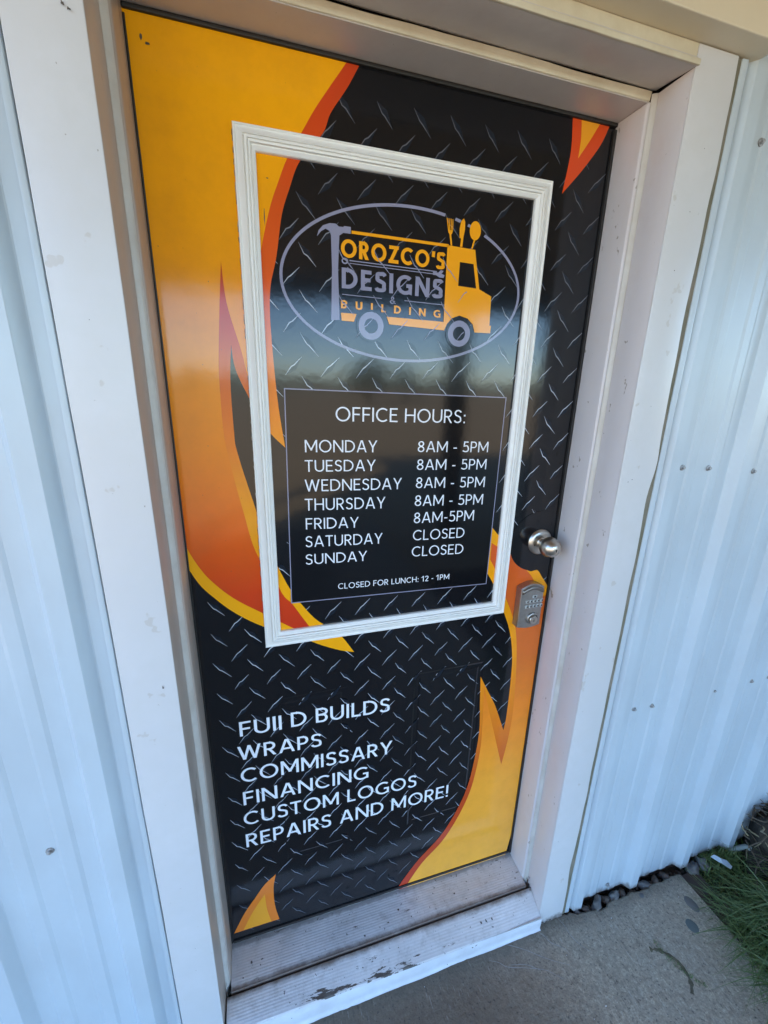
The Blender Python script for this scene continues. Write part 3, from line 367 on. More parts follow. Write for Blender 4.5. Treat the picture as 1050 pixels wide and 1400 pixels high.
# ---------------------------------------------------------------- stroke lettering
def arc(cx, cz, rx, rz, a0, a1, n=18):
    return [(cx+rx*math.cos(math.radians(a0+(a1-a0)*i/n)), cz+rz*math.sin(math.radians(a0+(a1-a0)*i/n))) for i in range(n+1)]
def catm(P, n=6):
    Q = [P[0]]+P+[P[-1]]; out = []
    for i in range(1, len(Q)-2):
        a, b, c, d = [Vector(q) for q in Q[i-1:i+3]]
        for k in range(n):
            t = k/n; out.append(tuple(.5*((2*b)+(c-a)*t+(2*a-5*b+4*c-d)*t*t+(3*b-a-3*c+d)*t**3)))
    return out+[P[-1]]
def glyph(c, w):
    """-> advance width, list of ('L', polyline) or ('D', p, q) diagonal clipped to the cap height"""
    h = w/2; t = 1-h; L = lambda *p: ('L', list(p)); D = lambda p, q: ('D', p, q)
    V = lambda x: ('L', [(x, 0), (x, 1)])
    if c == ' ': return 0.22, []
    if c == 'A': return .76, [D((h*1.1, 0), (.38-h*.35, 1)), D((.76-h*1.1, 0), (.38+h*.35, 1)), L((.17, .30), (.59, .30))]
    if c == 'B': return .58, [V(h), L((h, t), (.30, t), *arc(.30, (t+.53)/2, .24-h*.2, (t-.53)/2, 90, -90)), L((h, .53), (.31, .53), *arc(.31, (.53+h)/2, .27-h, (.53-h)/2, 90, -90), (h, h))]
    if c == 'C': return .76, [('L', arc(.44, .5, .44-h, .5-h, 47, 313, 30))]
    if c == 'D': return .74, [V(h), L((h, t), (.26, t), *arc(.26, .5, .48-h, .5-h, 90, -90, 24), (h, h))]
    if c == 'E': return .52, [V(h), L((h, t), (.50, t)), L((h, .52), (.46, .52)), L((h, h), (.52, h))]
    if c == 'F': return .49, [V(h), L((h, t), (.49, t)), L((h, .50), (.45, .50))]
    if c == 'G': return .80, [('L', arc(.45, .5, .45-h, .5-h, 48, 302, 30)+[(.80-h, .13), (.80-h, .46)]), L((.80, .46), (.50, .46))]
    if c == 'H': return .70, [V(h), V(.70-h), L((h, .52), (.70-h, .52))]
    if c == 'I': return w, [V(h)]
    if c == 'K': return .62, [V(h), D((h, .42), (.55, 1)), D((.2, .6), (.60, 0))]
    if c == 'L': return .47, [V(h), L((h, h), (.47, h))]
    if c == 'M': return .88, [V(h), V(.88-h), D((h*.9, 1.02), (.44, .20)), D((.88-h*.9, 1.02), (.44, .20))]
    if c == 'N': return .74, [V(h), V(.74-h), D((h*.9, 1), (.74-h*.9, 0))]
    if c == 'O': return .90, [('L', arc(.45, .5, .45-h, .51-h, 0, 360, 44))]
    if c == 'P': return .54, [V(h), L((h, t), (.28, t), *arc(.28, (t+.44)/2, .26-h, (t-.44)/2, 90, -90), (h, .44))]
    if c == 'R': return .58, [V(h), L((h, t), (.28, t), *arc(.28, (t+.47)/2, .27-h, (t-.47)/2, 90, -90), (h, .47)), D((.26, .47), (.58-h*1.1, 0))]
    if c == 'S': return .54, [('L', catm([(.485, .80+h*.2), (.40, .91), (.27, t), (.13, .90-h*.2), (h+.02, .74), (.13, .60), (.28, .53), (.43, .44), (.53-h, .28), (.44, .11+h*.3), (.27, h), (.12, .08+h*.3), (.03+h*.4, .20)]))]
    if c == 'T': return .58, [V(.29), L((0, t), (.58, t))]
    if c == 'U': return .68, [('L', [(h, 1), (h, .36)]+arc(.34, .34+.0, .34-h, .34-h, 180, 360, 20)[1:-1]+[(.68-h, .36), (.68-h, 1)])]
    if c == 'V': return .70, [D((h, 1), (.35, 0)), D((.70-h, 1), (.35, 0))]
    if c == 'W': return 1.06, [D((h, 1), (.29, 0)), D((.53, 1), (.29, 0)), D((.53, 1), (.77, 0)), D((1.06-h, 1), (.77, 0))]
    if c == 'Y': return .68, [D((h, 1), (.345, .40)), D((.68-h, 1), (.335, .40)), L((.34, 0), (.34, .46))]
    if c == 'Z': return .60, [L((.02, t), (.60, t)), L((0, h), (.60, h)), D((h*.9, .02), (.60-h*.9, .98))]
    if c == '8': return .54, [('L', arc(.27, .745, .235-h, .245-h*.9, 0, 360, 30)), ('L', arc(.27, .27, .27-h, .27-h, 0, 360, 30))]
    if c == '5': return .54, [L((.47, t), (.13, t), (.11, .56), *catm([(.11, .56), (.25, .60), (.40, .56), (.54-h, .34), (.44, .12), (.26, h), (.12, .06+h*.5), (.03, .15)])[1:])]
    if c == '1': return .42, [V(.27), D((.26, .97), (.04, .76))]
    if c == '2': return .52, [L(*catm([(.05, .74), (.11, .90), (.26, t), (.40, .90), (.45, .72), (.38, .54), (.06, h)])), L((.02, h), (.52, h))]
    if c == '-': return .32, [L((.02, .38), (.30, .38))]
    if c == ':': return w*1.6, [L((w*.8, 0), (w*.8, w*1.2)), L((w*.8, .52), (w*.8, .52+w*1.2))]
    if c == '!': return w*1.2, [L((h*1.2, .28), (h*1.2, 1)), L((h*1.2, 0), (h*1.2, w*1.1))]
    if c == "'": return w*.9, [L((h, .66), (h*1.1, 1))]
    if c == '&': return .74, [('L', catm([(.74, .02), (.46, .34), (.20, .68), (.22, .90), (.38, .96), (.50, .82), (.40, .62), (.14, .42), (.06, .22), (.18, .05), (.36, .04), (.54, .16), (.64, .42)]))]
    raise ValueError(c)
def clipz(poly, lo, hi):
    for s, lim in ((1, hi), (-1, -lo)):
        out = []
        for i, p in enumerate(poly):
            q = poly[(i+1) % len(poly)]; a = s*p[1] <= lim; b = s*q[1] <= lim
            if a: out.append(p)
            if a != b:
                t = (lim-s*p[1])/(s*q[1]-s*p[1]); out.append((p[0]+(q[0]-p[0])*t, p[1]+(q[1]-p[1])*t))
        poly = out
        if not poly: return []
    return poly
def ribbon(pts, w):
    P = [Vector(p) for p in pts]; n = len(P); lft = []; rgt = []
    closed = (P[0]-P[-1]).length < 1e-4
    for i in range(n):
        a = P[i-1] if i else (P[-2] if closed else None); b = P[i+1] if i < n-1 else (P[1] if closed else None)
        d1 = (P[i]-a).normalized() if a is not None else None; d2 = (b-P[i]).normalized() if b is not None else None
        d1 = d1 or d2; d2 = d2 or d1
        n1 = Vector((-d1.y, d1.x)); n2 = Vector((-d2.y, d2.x)); m = (n1+n2)
        m = m.normalized() if m.length > 1e-6 else n1
        k = min(1.0/max(m.dot(n1), 0.35), 1.6)
        lft.append(P[i]+m*w/2*k); rgt.append(P[i]-m*w/2*k)
    return [[tuple(lft[i]), tuple(lft[i+1]), tuple(rgt[i+1]), tuple(rgt[i])] for i in range(n-1)]
def text_mesh(name, s, x0, z0, x1, z1, cap, w, layer, m, parent, gap=0.13, label=None, wmul=None):
    w_ = w; strokes = []; X = 0
    for ch in s:
        adv, st = glyph(ch, w_)
        for k, q in enumerate(st):
            if q[0] == 'L': pol = ribbon(q[1], w_)
            else:
                p, r = Vector(q[1]), Vector(q[2]); d = (r-p).normalized()
                lo, hi = min(p.y, r.y), max(p.y, r.y)
                lo = 0.0 if lo < .1 else lo-w_*.4; hi = 1.0 if hi > .9 else hi
                pp, rr = p-d*w_*1.5, r+d*w_*1.5
                pol = [clipz(ribbon([pp, rr], w_)[0], lo, hi)]
            strokes.append((X, k, pol))
        X += adv+gap
    X -= gap; ux = (x1-x0)/X; uz = (z1-z0)/X
    v = []; f = []
    for X0, k, pol in strokes:
        y = -0.0003-layer*LAY-k*0.00003
        for q in pol:
            b = len(v)
            for px, pz in q: v.append((x0+(X0+px)*ux, y, z0+(X0+px)*uz+pz*cap))
            if len(q) >= 3: f.append(tuple(range(b, b+len(q))))
    o = mesh(name, v, f, m, parent)
    bm = bmesh.new(); bm.from_mesh(o.data); bm.normal_update()
    for fc in bm.faces:
        if fc.normal.y > 0: fc.normal_flip()
    bm.to_mesh(o.data); bm.free()
    if label: o['label'] = label
    return o

# ================================================================ the place
SLAB = -0.105
# ground and yard
def struct(o): o['kind'] = 'structure'; return o
g = mesh('ground', [(-400, -500, -0.16), (500, -500, -0.16), (500, 60, -0.16), (-400, 60, -0.16)], [(0, 1, 2, 3)], M['yard']); struct(g)
bm = bmesh.new()
NX, NY = 70, 60
vs = [[bm.verts.new((1.40+3.0*i/NX, -0.05-2.4*j/NY, -0.132+0.014*mnoise.noise(Vector((i*.25, j*.25, 0)))+0.010*mnoise.noise(Vector((i*.8, j*.8, 2))))) for j in range(NY+1)] for i in range(NX+1)]
for i in range(NX):
    for j in range(NY): bm.faces.new((vs[i][j], vs[i][j+1], vs[i+1][j+1], vs[i+1][j]))
me = bpy.data.meshes.new('soil_bed'); bm.to_mesh(me); bm.free(); me.materials.append(M['soil'])
for p in me.polygons: p.use_smooth = True
soil = struct(bpy.data.objects.new('soil_bed', me)); col.objects.link(soil)
fixn(soil)
gp = struct(box('soil_strip', 0.9, 1.5, -0.24, -0.05, -0.158, -0.136, M['soil']))
# concrete slab with a broken back edge along the siding
def back_edge(x):
    if x < 1.02: return -0.150
    e = -0.165+0.008*mnoise.noise(Vector((x*14, 0, 0)))+0.006*mnoise.noise(Vector((x*45, 3, 0)))
    return e+0.010*math.exp(-((x-1.03)/0.02)**2)-0.012*math.exp(-((x-1.15)/0.03)**2)
xs = [-3.0, -2.0, -1.0, -0.5, 0, 0.5, 0.9, 1.0, 1.015, 1.021]+[1.021+0.47*i/70 for i in range(1, 71)]
v = []; f = []
for i, x in enumerate(xs):
    y = back_edge(x)
    v += [(x, y+0.002, -0.16), (x, y, SLAB-0.006), (x, y-0.006, SLAB)]+[(x, yy, SLAB) for yy in (-0.35, -1.2, -3.9)]+[(x, -3.9, -0.16)]
for i in range(len(xs)-1):
    for j in range(6): a = i*7+j; f.append((a, a+1, a+8, a+7))
a = (len(xs)-1)*7; f.append(tuple(range(a, a+7)))
slab = struct(fixn(mesh('concrete_slab', v, f, M['slab'])))

def curve_ribbon(name, pts, w, z, m, parent=None):
    P = catm([tuple(p) for p in pts], 8); v = []; f = []; n = len(P)
    for i, p in enumerate(P):
        a = Vector(P[max(i-1, 0)]); b = Vector(P[min(i+1, n-1)]); d = (b-a).normalized(); k = w*(0.35+0.65*math.sin(math.pi*(i+.5)/n))*(0.7+0.5*random.random())
        v += [(p[0]-d.y*k, p[1]+d.x*k, z), (p[0]+d.y*k, p[1]-d.x*k, z)]
    for i in range(n-1): f.append((2*i, 2*i+1, 2*i+3, 2*i+2))
    return mesh(name, v, f, m, parent)
M['scratch'] = mat('white_scratch', (0.36, 0.36, 0.35), rough=0.8)
for k, pts in enumerate(SCR): 
    o = curve_ribbon('white_scratch', pts, 0.0007, SLAB+0.0006, M['scratch'], slab)
# two dark stones set in the concrete
def disc(name, c, rx, ry, h, m, ang=0, seed=0):
    v = [(c[0], c[1], SLAB+h)]; n = 24
    for r, hh in ((0.75, h*.9), (1.0, 0.0002)):
        for k in range(n):
            a = 2*math.pi*k/n; q = r*(1+0.08*mnoise.noise(Vector((math.cos(a), math.sin(a), seed)))); x = rx*q*math.cos(a); y = ry*q*math.sin(a)
            v.append((c[0]+x*math.cos(ang)-y*math.sin(ang), c[1]+x*math.sin(ang)+y*math.cos(ang), SLAB+hh))
    f = [(0, 1+k, 1+(k+1) % n) for k in range(n)]+[(1+k, 1+n+k, 1+n+(k+1) % n, 1+(k+1) % n) for k in range(n)]
    return fixn(mesh(name, v, f, m, slab, True))
disc('embedded_stone', (1.444, -0.251), 0.016, 0.024, 0.002, M['stone'], 0.1)
o = disc('embedded_stone', (1.388, -0.297), 0.017, 0.019, 0.0012, mat('grey_green_embedded_stone', (0.11, 0.13, 0.125), rough=0.7, bump=(90, 0.001)), 0.2, 4)
disc('embedded_stone', (1.304, -0.184), 0.009, 0.007, 0.0015, M['stone'], 0.5, 7)

# ---------------------------------------------------------------- building shell and siding
bld = thing('metal_building', 'white ribbed metal building wall around the printed door', 'building')
def siding_profile(c0, x0, x1):
    pan, top = -0.140, -0.161; P = []
    def add(x, y):
        if x0 < x < x1: P.append((x, y))
    k0 = int(math.floor((x0-c0)/0.2286))-1
    P.append((x0, pan))
    for k in range(k0, k0+9):
        c = c0+k*0.2286
        for dx, y in ((-.031, pan), (-.029, pan-.0015), (-.0155, top+.0008), (-.0145, top), (.0145, top), (.0155, top+.0008), (.029, pan-.0015), (.031, pan)): add(c+dx, y)
        for e in (.0762, .1524):
            for dx, y in ((-.017, pan), (-.010, pan-.0024), (.010, pan-.0024), (.017, pan)): add(c+e+dx, y)
    P.append((x1, pan)); return P
def siding(c0, x0, x1, z0, z1, seed):
    P = siding_profile(c0, x0, x1); nz_ = 40; v = []; N = len(P)
    for i in range(nz_+1):
        z = z0+(z1-z0)*i/nz_
        for x, y in P:
            d = 0.0011*mnoise.noise(Vector((x*5, z*2.2, seed)))
            v.append((x, y+d*0.6, z+(0.0016*mnoise.noise(Vector((x*30, 0, 1))) if i == 0 else 0)))
    b = len(v)
    f = [(i*N+j, i*N+j+1, (i+1)*N+j+1, (i+1)*N+j) for i in range(nz_) for j in range(N-1)]
    v += [(x, y+0.0012, z0) for x, y in P]+[(x, -0.12, z1) for x, y in P]
    f += [(j, b+j, b+j+1, j+1) for j in range(N-1)]
    o = mesh('siding_panel', v, f, M['siding'], bld, True); fixn(o)
    bm = bmesh.new(); bm.from_mesh(o.data); bm.normal_update()
    s = sum(fc.normal.y*fc.calc_area() for fc in bm.faces)
    if s > 0: bmesh.ops.reverse_faces(bm, faces=bm.faces)
    bm.to_mesh(o.data); bm.free(); autosm(o, 12)
    return o
CR, CL = 1.062, -0.168
siding(CR, 1.0255, 2.20, -0.098, 3.2, 1)
siding(CR, 2.203, 3.36, -0.098, 3.2, 2)
siding(CR, 3.363, 5.5, -0.098, 3.2, 3)
siding(CL, -1.08, -0.1125, -0.098, 3.2, 4)
siding(CL, -1.95, -1.083, -0.098, 3.2, 5)
siding(CL, -3.0, -1.953, -0.098, 3.2, 6)
box('wall_core', -3.0, -0.06, -0.125, 0.25, -0.15, 4.0, M['dark'], bld)
box('wall_core', 0.97, 5.5, -0.125, 0.25, -0.15, 4.0, M['dark'], bld)
box('wall_core', -0.06, 0.97, -0.10, 0.25, 2.10, 4.0, M['dark'], bld)
box('back_of_building', -3.0, 5.5, 0.252, 9.0, -0.15, 4.0, M['dark'], bld)
box('roof', -3.3, 5.8, -0.22, 9.3, 4.002, 4.12, M['siding'], bld)
box('wall_foundation', 1.0, 5.4, -0.132, -0.06, -0.158, -0.110, M['stone_brown'], bld)
# screws with washers
def screw(x, y, z):
    s = lathe('screw', [(0.0001, -0.0005), (0.0072, -0.0005), (0.0070, 0.0012), (0.0040, 0.0018), (0.0038, 0.0058), (0.0025, 0.0066), (0.0001, 0.0068)], (0, 0, 0), (0, -1, 0), M['screw'], None, 14)
    return s
sp = screw(0, 0, 0); first = True
for (x, y, z) in [(1.110, -0.1405, 1.353), (1.194, -0.1410, 1.349), (1.352, -0.1405, 1.336), (1.131, -0.1415, .660), (1.199, -0.1405, .655), (1.443, -0.1405, .654), (1.676, -0.1415, .657), (1.60, -0.1415, .657), (-0.272, -0.1405, .662), (-0.196, -0.157, 1.536), (1.122, -0.1415, 1.991), (1.352, -0.1405, 1.99), (-0.36, -0.161, 1.5), (1.194, -0.1415, -0.07)]:
    if first: o = sp; first = False
    else: o = sp.copy(); col.objects.link(o)
    o.location = (x, y, z); o.parent = bld

# ---------------------------------------------------------------- door frame
fr = thing('door_surround', 'worn white painted door frame and casing round the printed door', 'door frame')
def wavy(p, z):
    if p[0] > 1.0:
        return 0.0050*mnoise.noise(Vector((z*3.3, 7, 0)))+0.0024*mnoise.noise(Vector((z*11, 2, 0)))-0.006*math.exp(-((z-1.29)/0.05)**2)-0.007*math.exp(-((z-0.12)/0.07)**2)+0.004*math.exp(-((z-1.37)/0.04)**2)
    return 0.0
ZB = -0.100
extrude_z('door_stop', rounded([(0.9000, 0.02), (0.9000, -0.0735), (0.905, -0.0765), (0.960, -0.0765), (0.960, 0.02)], 0.0015, 2), -0.03, 2.0475, M['jamb'], fr, seed=1)
extrude_z('edge_bead', rounded([(0.9040, -0.0768), (0.9045, -0.0795), (0.9100, -0.0830), (0.9135, -0.0845), (0.960, -0.0845), (0.960, -0.0768)], 0.0018, 3), -0.05, 2.060, M['jamb_bead'], fr, seed=1, wob=0.0005)
extrude_z('jamb', rounded([(0.9130, -0.0848), (0.9120, -0.1545), (0.960, -0.1545), (0.960, -0.0848)], 0.001, 2), ZB+0.015, 2.060, M['jamb'], fr, seed=2, wob=0.0007)
extrude_z('casing', rounded([(0.9122, -0.1548), (0.9122, -0.1575), (1.0035, -0.1580), (1.0045, -0.1320), (0.965, -0.1320), (0.965, -0.1548)], 0.0012, 3), ZB-0.004, 2.0915, M['casing'], fr, seed=2, wob=0.0007, wobf=wavy, n=140)
extrude_z('caulk_joint', [(1.000, -0.1562), (1.0265, -0.1535), (1.0265, -0.120), (1.000, -0.120)], ZB-0.002, 2.0915, M['caulk'], fr, seed=4, wob=0.0012, n=120)
extrude_z('edge_trim', rounded([(1.0150, -0.151), (1.0155, -0.1570), (1.0290, -0.1580), (1.0290, -0.135), (1.0150, -0.135)], 0.0012, 2), ZB+0.002, 2.0915, M['siding'], fr, seed=5, wob=0.0006, n=100)
# left side
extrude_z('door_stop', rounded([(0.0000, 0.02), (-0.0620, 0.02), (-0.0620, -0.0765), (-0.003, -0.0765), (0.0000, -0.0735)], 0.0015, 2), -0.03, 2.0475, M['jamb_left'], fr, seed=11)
extrude_z('edge_bead', rounded([(-0.0025, -0.0768), (-0.0095, -0.0772), (-0.062, -0.0772), (-0.062, -0.0860), (-0.0110, -0.0860), (-0.0060, -0.0815)], 0.0015, 3), -0.05, 2.060, M['jamb_bead'], fr, seed=11, wob=0.0005)
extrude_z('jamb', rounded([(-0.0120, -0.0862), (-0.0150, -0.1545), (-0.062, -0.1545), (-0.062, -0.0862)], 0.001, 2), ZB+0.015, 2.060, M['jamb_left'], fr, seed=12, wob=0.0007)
def wavyl(p, z):
    return 0.0010*mnoise.noise(Vector((z*3.3, 17, 0))) if p[0] < -0.09 else 0.0
extrude_z('casing', rounded([(-0.0148, -0.1548), (-0.0148, -0.1575), (-0.1015, -0.1580), (-0.1020, -0.1320), (-0.062, -0.1320), (-0.062, -0.1548)], 0.0012, 3), ZB-0.004, 2.0915, M['casing'], fr, seed=12, wob=0.0007, wobf=wavyl, n=140)
extrude_z('caulk_joint', [(-0.100, -0.149), (-0.1080, -0.147), (-0.1080, -0.120), (-0.100, -0.120)], ZB-0.002, 2.0915, M['caulk'], fr, seed=14, wob=0.0006, n=100)
extrude_z('edge_trim', rounded([(-0.1045, -0.151), (-0.1050, -0.1550), (-0.1135, -0.1560), (-0.1135, -0.135), (-0.1045, -0.135)], 0.0012, 2), ZB+0.002, 2.0915, M['siding'], fr, seed=15, wob=0.0005, n=100)
# head
def hw(p, x):
    return (0.0, (0.0022*mnoise.noise(Vector((x*4.2, 1, 0)))+0.001*mnoise.noise(Vector((x*13, 4, 0)))) if p[1] > 2.06 and p[0] > -0.1 else 0.0)
extrude_x('head_stop', rounded([(0.02, 2.0480), (-0.0740, 2.0480), (-0.0740, 2.0500), (0.02, 2.0500)], 0.0006, 1), -0.004, 0.9065, M['head_grey'], fr, seed=21)
extrude_x('head_bead', rounded([(-0.0700, 2.0502), (-0.0752, 2.0502), (-0.0775, 2.0640), (-0.0700, 2.0680)], 0.0015, 3), -0.0030, 0.9035, M['head_bead'], fr, seed=22, wob=0.0005, wobf=hw)
extrude_x('head_jamb', rounded([(-0.0700, 2.0700), (-0.0780, 2.0665), (-0.1600, 2.0590), (-0.1600, 2.0720), (-0.0700, 2.0760)], 0.001, 2), -0.0145, 0.9115, M['head_grey'], fr, seed=23, wob=0.0009)
extrude_x('head_nosing', rounded([(-0.1602, 2.0585), (-0.1655, 2.0580), (-0.1660, 2.0660), (-0.1602, 2.0690)], 0.0015, 3), -0.0145, 0.9115, M['head_bead'], fr, seed=24, wob=0.0008)
extrude_x('head_casing', [(-0.1500, 2.0725), (-0.1560, 2.0725), (-0.1560, 2.0925), (-0.1500, 2.0925)], -0.0145, 0.9115, M['head_bead'], fr, seed=25, wob=0.0003)
box('head_backing', -0.06, 0.965, -0.098, 0.02, 2.0765, 2.098, M['dark'], fr)
box('weatherstrip', 0.8935, 0.8998, -0.006, 0.004, 0.006, 2.0365, M['seal'], fr, 0.0015)
box('weatherstrip', 0.0002, 0.0036, -0.003, 0.004, 0.006, 2.0365, M['seal'], fr, 0.001)
box('weatherstrip', 0.0002, 0.8998, -0.006, 0.004, 2.0410, 2.0478, M['seal'], fr, 0.002)
# board over the frame and the porch
hb = box('header_board', -0.16, 1.050, -0.2000, -0.1325, 2.0932, 2.30, M['cream'], None, 0.002)
tag(hb, 'cream header board projecting just above the door frame', 'board')
for i in (0,):
    ex = hb.data
porch = thing('porch_shelter', 'wide low porch roof over the concrete slab on square posts', 'roof')
box('ceiling', -1.1, 4.2, -3.55, -0.17, 2.46, 2.50, mat('tan_soffit_boards', (0.50, 0.37, 0.22), rough=0.8, var=((0.40, 0.29, 0.17), 5, 0.3)), porch)
box('roof_sheet', -1.2, 4.3, -3.70, -0.17, 2.504, 2.54, M['siding'], porch)
box('fascia', -1.15, 4.25, -3.64, -3.556, 2.285, 2.50, M['shed'], porch)
for px in (2.30, -1.05): box('post', px-0.09, px+0.09, -3.60, -3.42, -0.16, 2.284, M['wood_dark'], porch, 0.004)
sw = thing('porch_screen', 'dark brown board screen closing the right end of the porch', 'screen')
for k in range(7):
    box('board', 3.36, 3.385, -3.55+0.26*k, -3.55+0.26*k+0.253, -0.13, 2.44, M['shed'], sw)

# ---------------------------------------------------------------- threshold
th = thing('door_threshold', 'chipped grey white wooden threshold step under the door', 'threshold')
def board(name, y0, y1, z0, z1, x0, x1, m, seed, drop=0.030, ridges=0):
    """board with real saw-mark ridges along it"""
    nx, ny = 60, 60; v = []; f = []
    for i in range(nx+1):
        x = x0+(x1-x0)*i/nx
        for j in range(ny+1):
            y = y0+(y1-y0)*j/ny; z = z0+(z1-z0)*j/ny
            z -= 0.024*max(0, (x-0.1))/0.8*max(0.0, (-0.103-y)/0.065) if name == 'outer_sill_board' else 0
            d = 0.0012*mnoise.noise(Vector((x*4, y*12, seed)))+0.0005*mnoise.noise(Vector((x*30, y*60, seed)))
            if ridges: d += ridges*math.sin(y*2*math.pi/0.0062+0.8*mnoise.noise(Vector((x*6, y*8, 1))))*(0.5+0.5*mnoise.noise(Vector((x*3, y*10, 5))))
            if j in (0, ny): d -= 0.0025
            v.append((x, y, z+d))
    N = ny+1
    f = [(i*N+j, i*N+j+1, (i+1)*N+j+1, (i+1)*N+j) for i in range(nx) for j in range(ny)]
    b = len(v)
    for i in range(nx+1):
        x = x0+(x1-x0)*i/nx; v += [(x, y0, z0-drop), (x, y1, z1-drop)]
    for i in range(nx):
        f += [(i*N, (i+1)*N, b+2*i+2, b+2*i), (i*N+ny, b+2*i+1, b+2*i+3, (i+1)*N+ny)]
    return fixn(mesh(name, v, f, m, th, True))
board('sill_board', 0.006, -0.0985, -0.0015, -0.013, 0.0005, 0.8995, M['sill'], 1, ridges=0.0005)
board('outer_sill_board', -0.1030, -0.1680, -0.016, -0.030, -0.0095, 0.9115, M['sill'], 2, ridges=0.00025, drop=0.02)
# front face of the sill, repainted white over the concrete
v = []; f = []; n = 90
for i in range(n+1):
    x = -0.0115+(0.925)*i/n
    a = 0.0014*mnoise.noise(Vector((x*9, 0, 0))); low = -0.1045; top = -0.031-0.026*max(0, min(1, (x-0.1)/0.8))
    jag = 0.0025*mnoise.noise(Vector((x*7, 5, 0)))+0.0012*mnoise.noise(Vector((x*60, 5, 0)))
    v += [(x, -0.1660, top-0.002), (x, -0.1690+a, top-0.0055+0.0015*mnoise.noise(Vector((x*40, 1, 0)))), (x, -0.1680+a, -0.085), (x, -0.1670+a, low+0.003), (x, -0.172+a+jag, low+0.0006)]
for i in range(n):
    for j in range(4): q = i*5+j; f.append((q, q+1, q+6, q+5))
nose = fixn(mesh('sill_front', v, f, M['sill_nose'], th, True))
if sum(p.normal.y for p in nose.data.polygons) > 0:
    bm = bmesh.new(); bm.from_mesh(nose.data); bmesh.ops.reverse_faces(bm, faces=bm.faces); bm.to_mesh(nose.data); bm.free()
box('sill_core', -0.009, 0.911, -0.163, 0.03, -0.125, -0.062, M['dark'], th)
box('sill_subfloor', 0.0, 0.90, -0.10, 0.04, -0.050, -0.035, M['dark'], th)
for k in range(9):
    x = 0.05+random.random()*0.8
# ---------------------------------------------------------------- the door
door = thing('office_door', 'black and orange flame printed door with white framed hours sign', 'door')
# slab with two embossed lower panels
def door_slab():
    xs = sorted(set([0.001, 0.8992]+[q for a, b in ((0.165, 0.335), (0.514, 0.720)) for q in (a, a+.005, a+.014, a+.019, b-.019, b-.014, b-.005, b)]))
    zs = sorted(set([0.004, 2.0475]+[q for a, b in ((0.262, 0.795),) for q in (a, a+.005, a+.014, a+.019, b-.019, b-.014, b-.005, b)]))
    def dep(x, z):
        for a, b in ((0.165, 0.335), (0.514, 0.720)):
            d = min(x-a, b-x, z-0.262, 0.795-z)
            if d > -1e-6: return 0.0 if d < 1e-5 else (0.0016 if d < 0.0185 and d > 0.004 else (0.0005))
        return 0.0
    v = [(x, dep(x, z), z) for x in xs for z in zs]; N = len(zs)
    f = [(i*N+j, (i+1)*N+j, (i+1)*N+j+1, i*N+j+1) for i in range(len(xs)-1) for j in range(N-1)]
    b = len(v); v += [(x, 0.044, z) for x in (0.001, 0.8992) for z in (0.004, 2.0475)]
    f.append((b, b+1, b+3, b+2))
    i1 = (len(xs)-1)*N
    f += [(0, N-1, b+1, b), (i1, i1+N-1, b+3, b+2), (0, i1, b+2, b), (N-1, i1+N-1, b+3, b+1)]
    return fixn(mesh('door_slab', v, f, M['vinyl_black'], door))
PANELS = ((0.165, 0.335), (0.514, 0.720))
def press(o):
    """let printed sheets follow the embossed panels: cut finely and push in"""
    return o
door_slab()
# tread-plate print: the pattern repeats on a 71.4 x 77.2 mm lattice
def emb(x, z):
    for a, b in PANELS:
        d = min(x-a, b-x, z-0.262, 0.795-z)
        if d > 0: return 0.0016 if 0.005 < d < 0.014 else (0.0005 if d >= 0.014 else 0.0016*d/0.005)
    return 0.0
lv, lf, bv, bf = [], [], [], []
def tread(cx, cz, kind):
    if kind == '/': pts = [(-.0166, -.0213), (-.0030, -.0024), (.0034, .0012), (.0205, .0178)]
    else: pts = [(-.0140, .0212), (-.0028, .0026), (.0036, -.0014), (.0208, -.0195)]
    j = lambda: random.uniform(-.0006, .0006)
    pts = [(a+cx+j(), b+cz+j()) for a, b in pts]
    for p in pts:
        if not (0.004 < p[0] < 0.893 and 0.006 < p[1] < 2.036): return
    if 0.2027 < cx < 0.704 and 1.036 < cz < 1.508: return
    sc = random.uniform(.88, 1.06); pts = [(cx+(a-cx)*sc, cz+(b_-cz)*sc) for a, b_ in pts]
    ws = (0.0002, 0.00085, 0.00095, 0.00025)
    for a, b, wa, wb in [(pts[i_], pts[i_+1], ws[i_], ws[i_+1]) for i_ in range(3)]:
        d = (Vector(b)-Vector(a)).normalized(); nx, nz_ = -d.y, d.x; k = len(lv)
        for (p, w_) in ((a, wa), (b, wb)):
            for s in (1, -1):
                lv.append((p[0]+nx*w_*s, -0.00045+emb(*p), p[1]+nz_*w_*s))
        lf.append((k, k+1, k+3, k+2))
    k = len(bv)
    if kind == '/': q = (pts[1][0]+.0085, pts[1][1]-.0060)
    else: q = (pts[1][0]+.0090, pts[1][1]+.0060)
    for p in (pts[0], pts[1], pts[3], q): bv.append((p[0], -0.00038+emb(*p), p[1]))
    bf.append((k, k+1, k+3)); bf.append((k+1, k+2, k+3))
for i in range(-2, 14):
    for jz in range(-14, 16):
        tread(0.0841+0.0714*i, 0.9389+0.0772*jz, '/')
        tread(0.1147+0.0714*i, 0.8987+0.0772*jz, chr(92))
def face_out(o):
    bm = bmesh.new(); bm.from_mesh(o.data); bm.normal_update()
    for fc in bm.faces:
        if fc.normal.y > 0: fc.normal_flip()
    bm.to_mesh(o.data); bm.free(); return o
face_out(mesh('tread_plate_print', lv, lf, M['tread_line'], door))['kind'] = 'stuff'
face_out(mesh('tread_plate_shading_print', bv, bf, M['tread_body'], door))['kind'] = 'stuff'

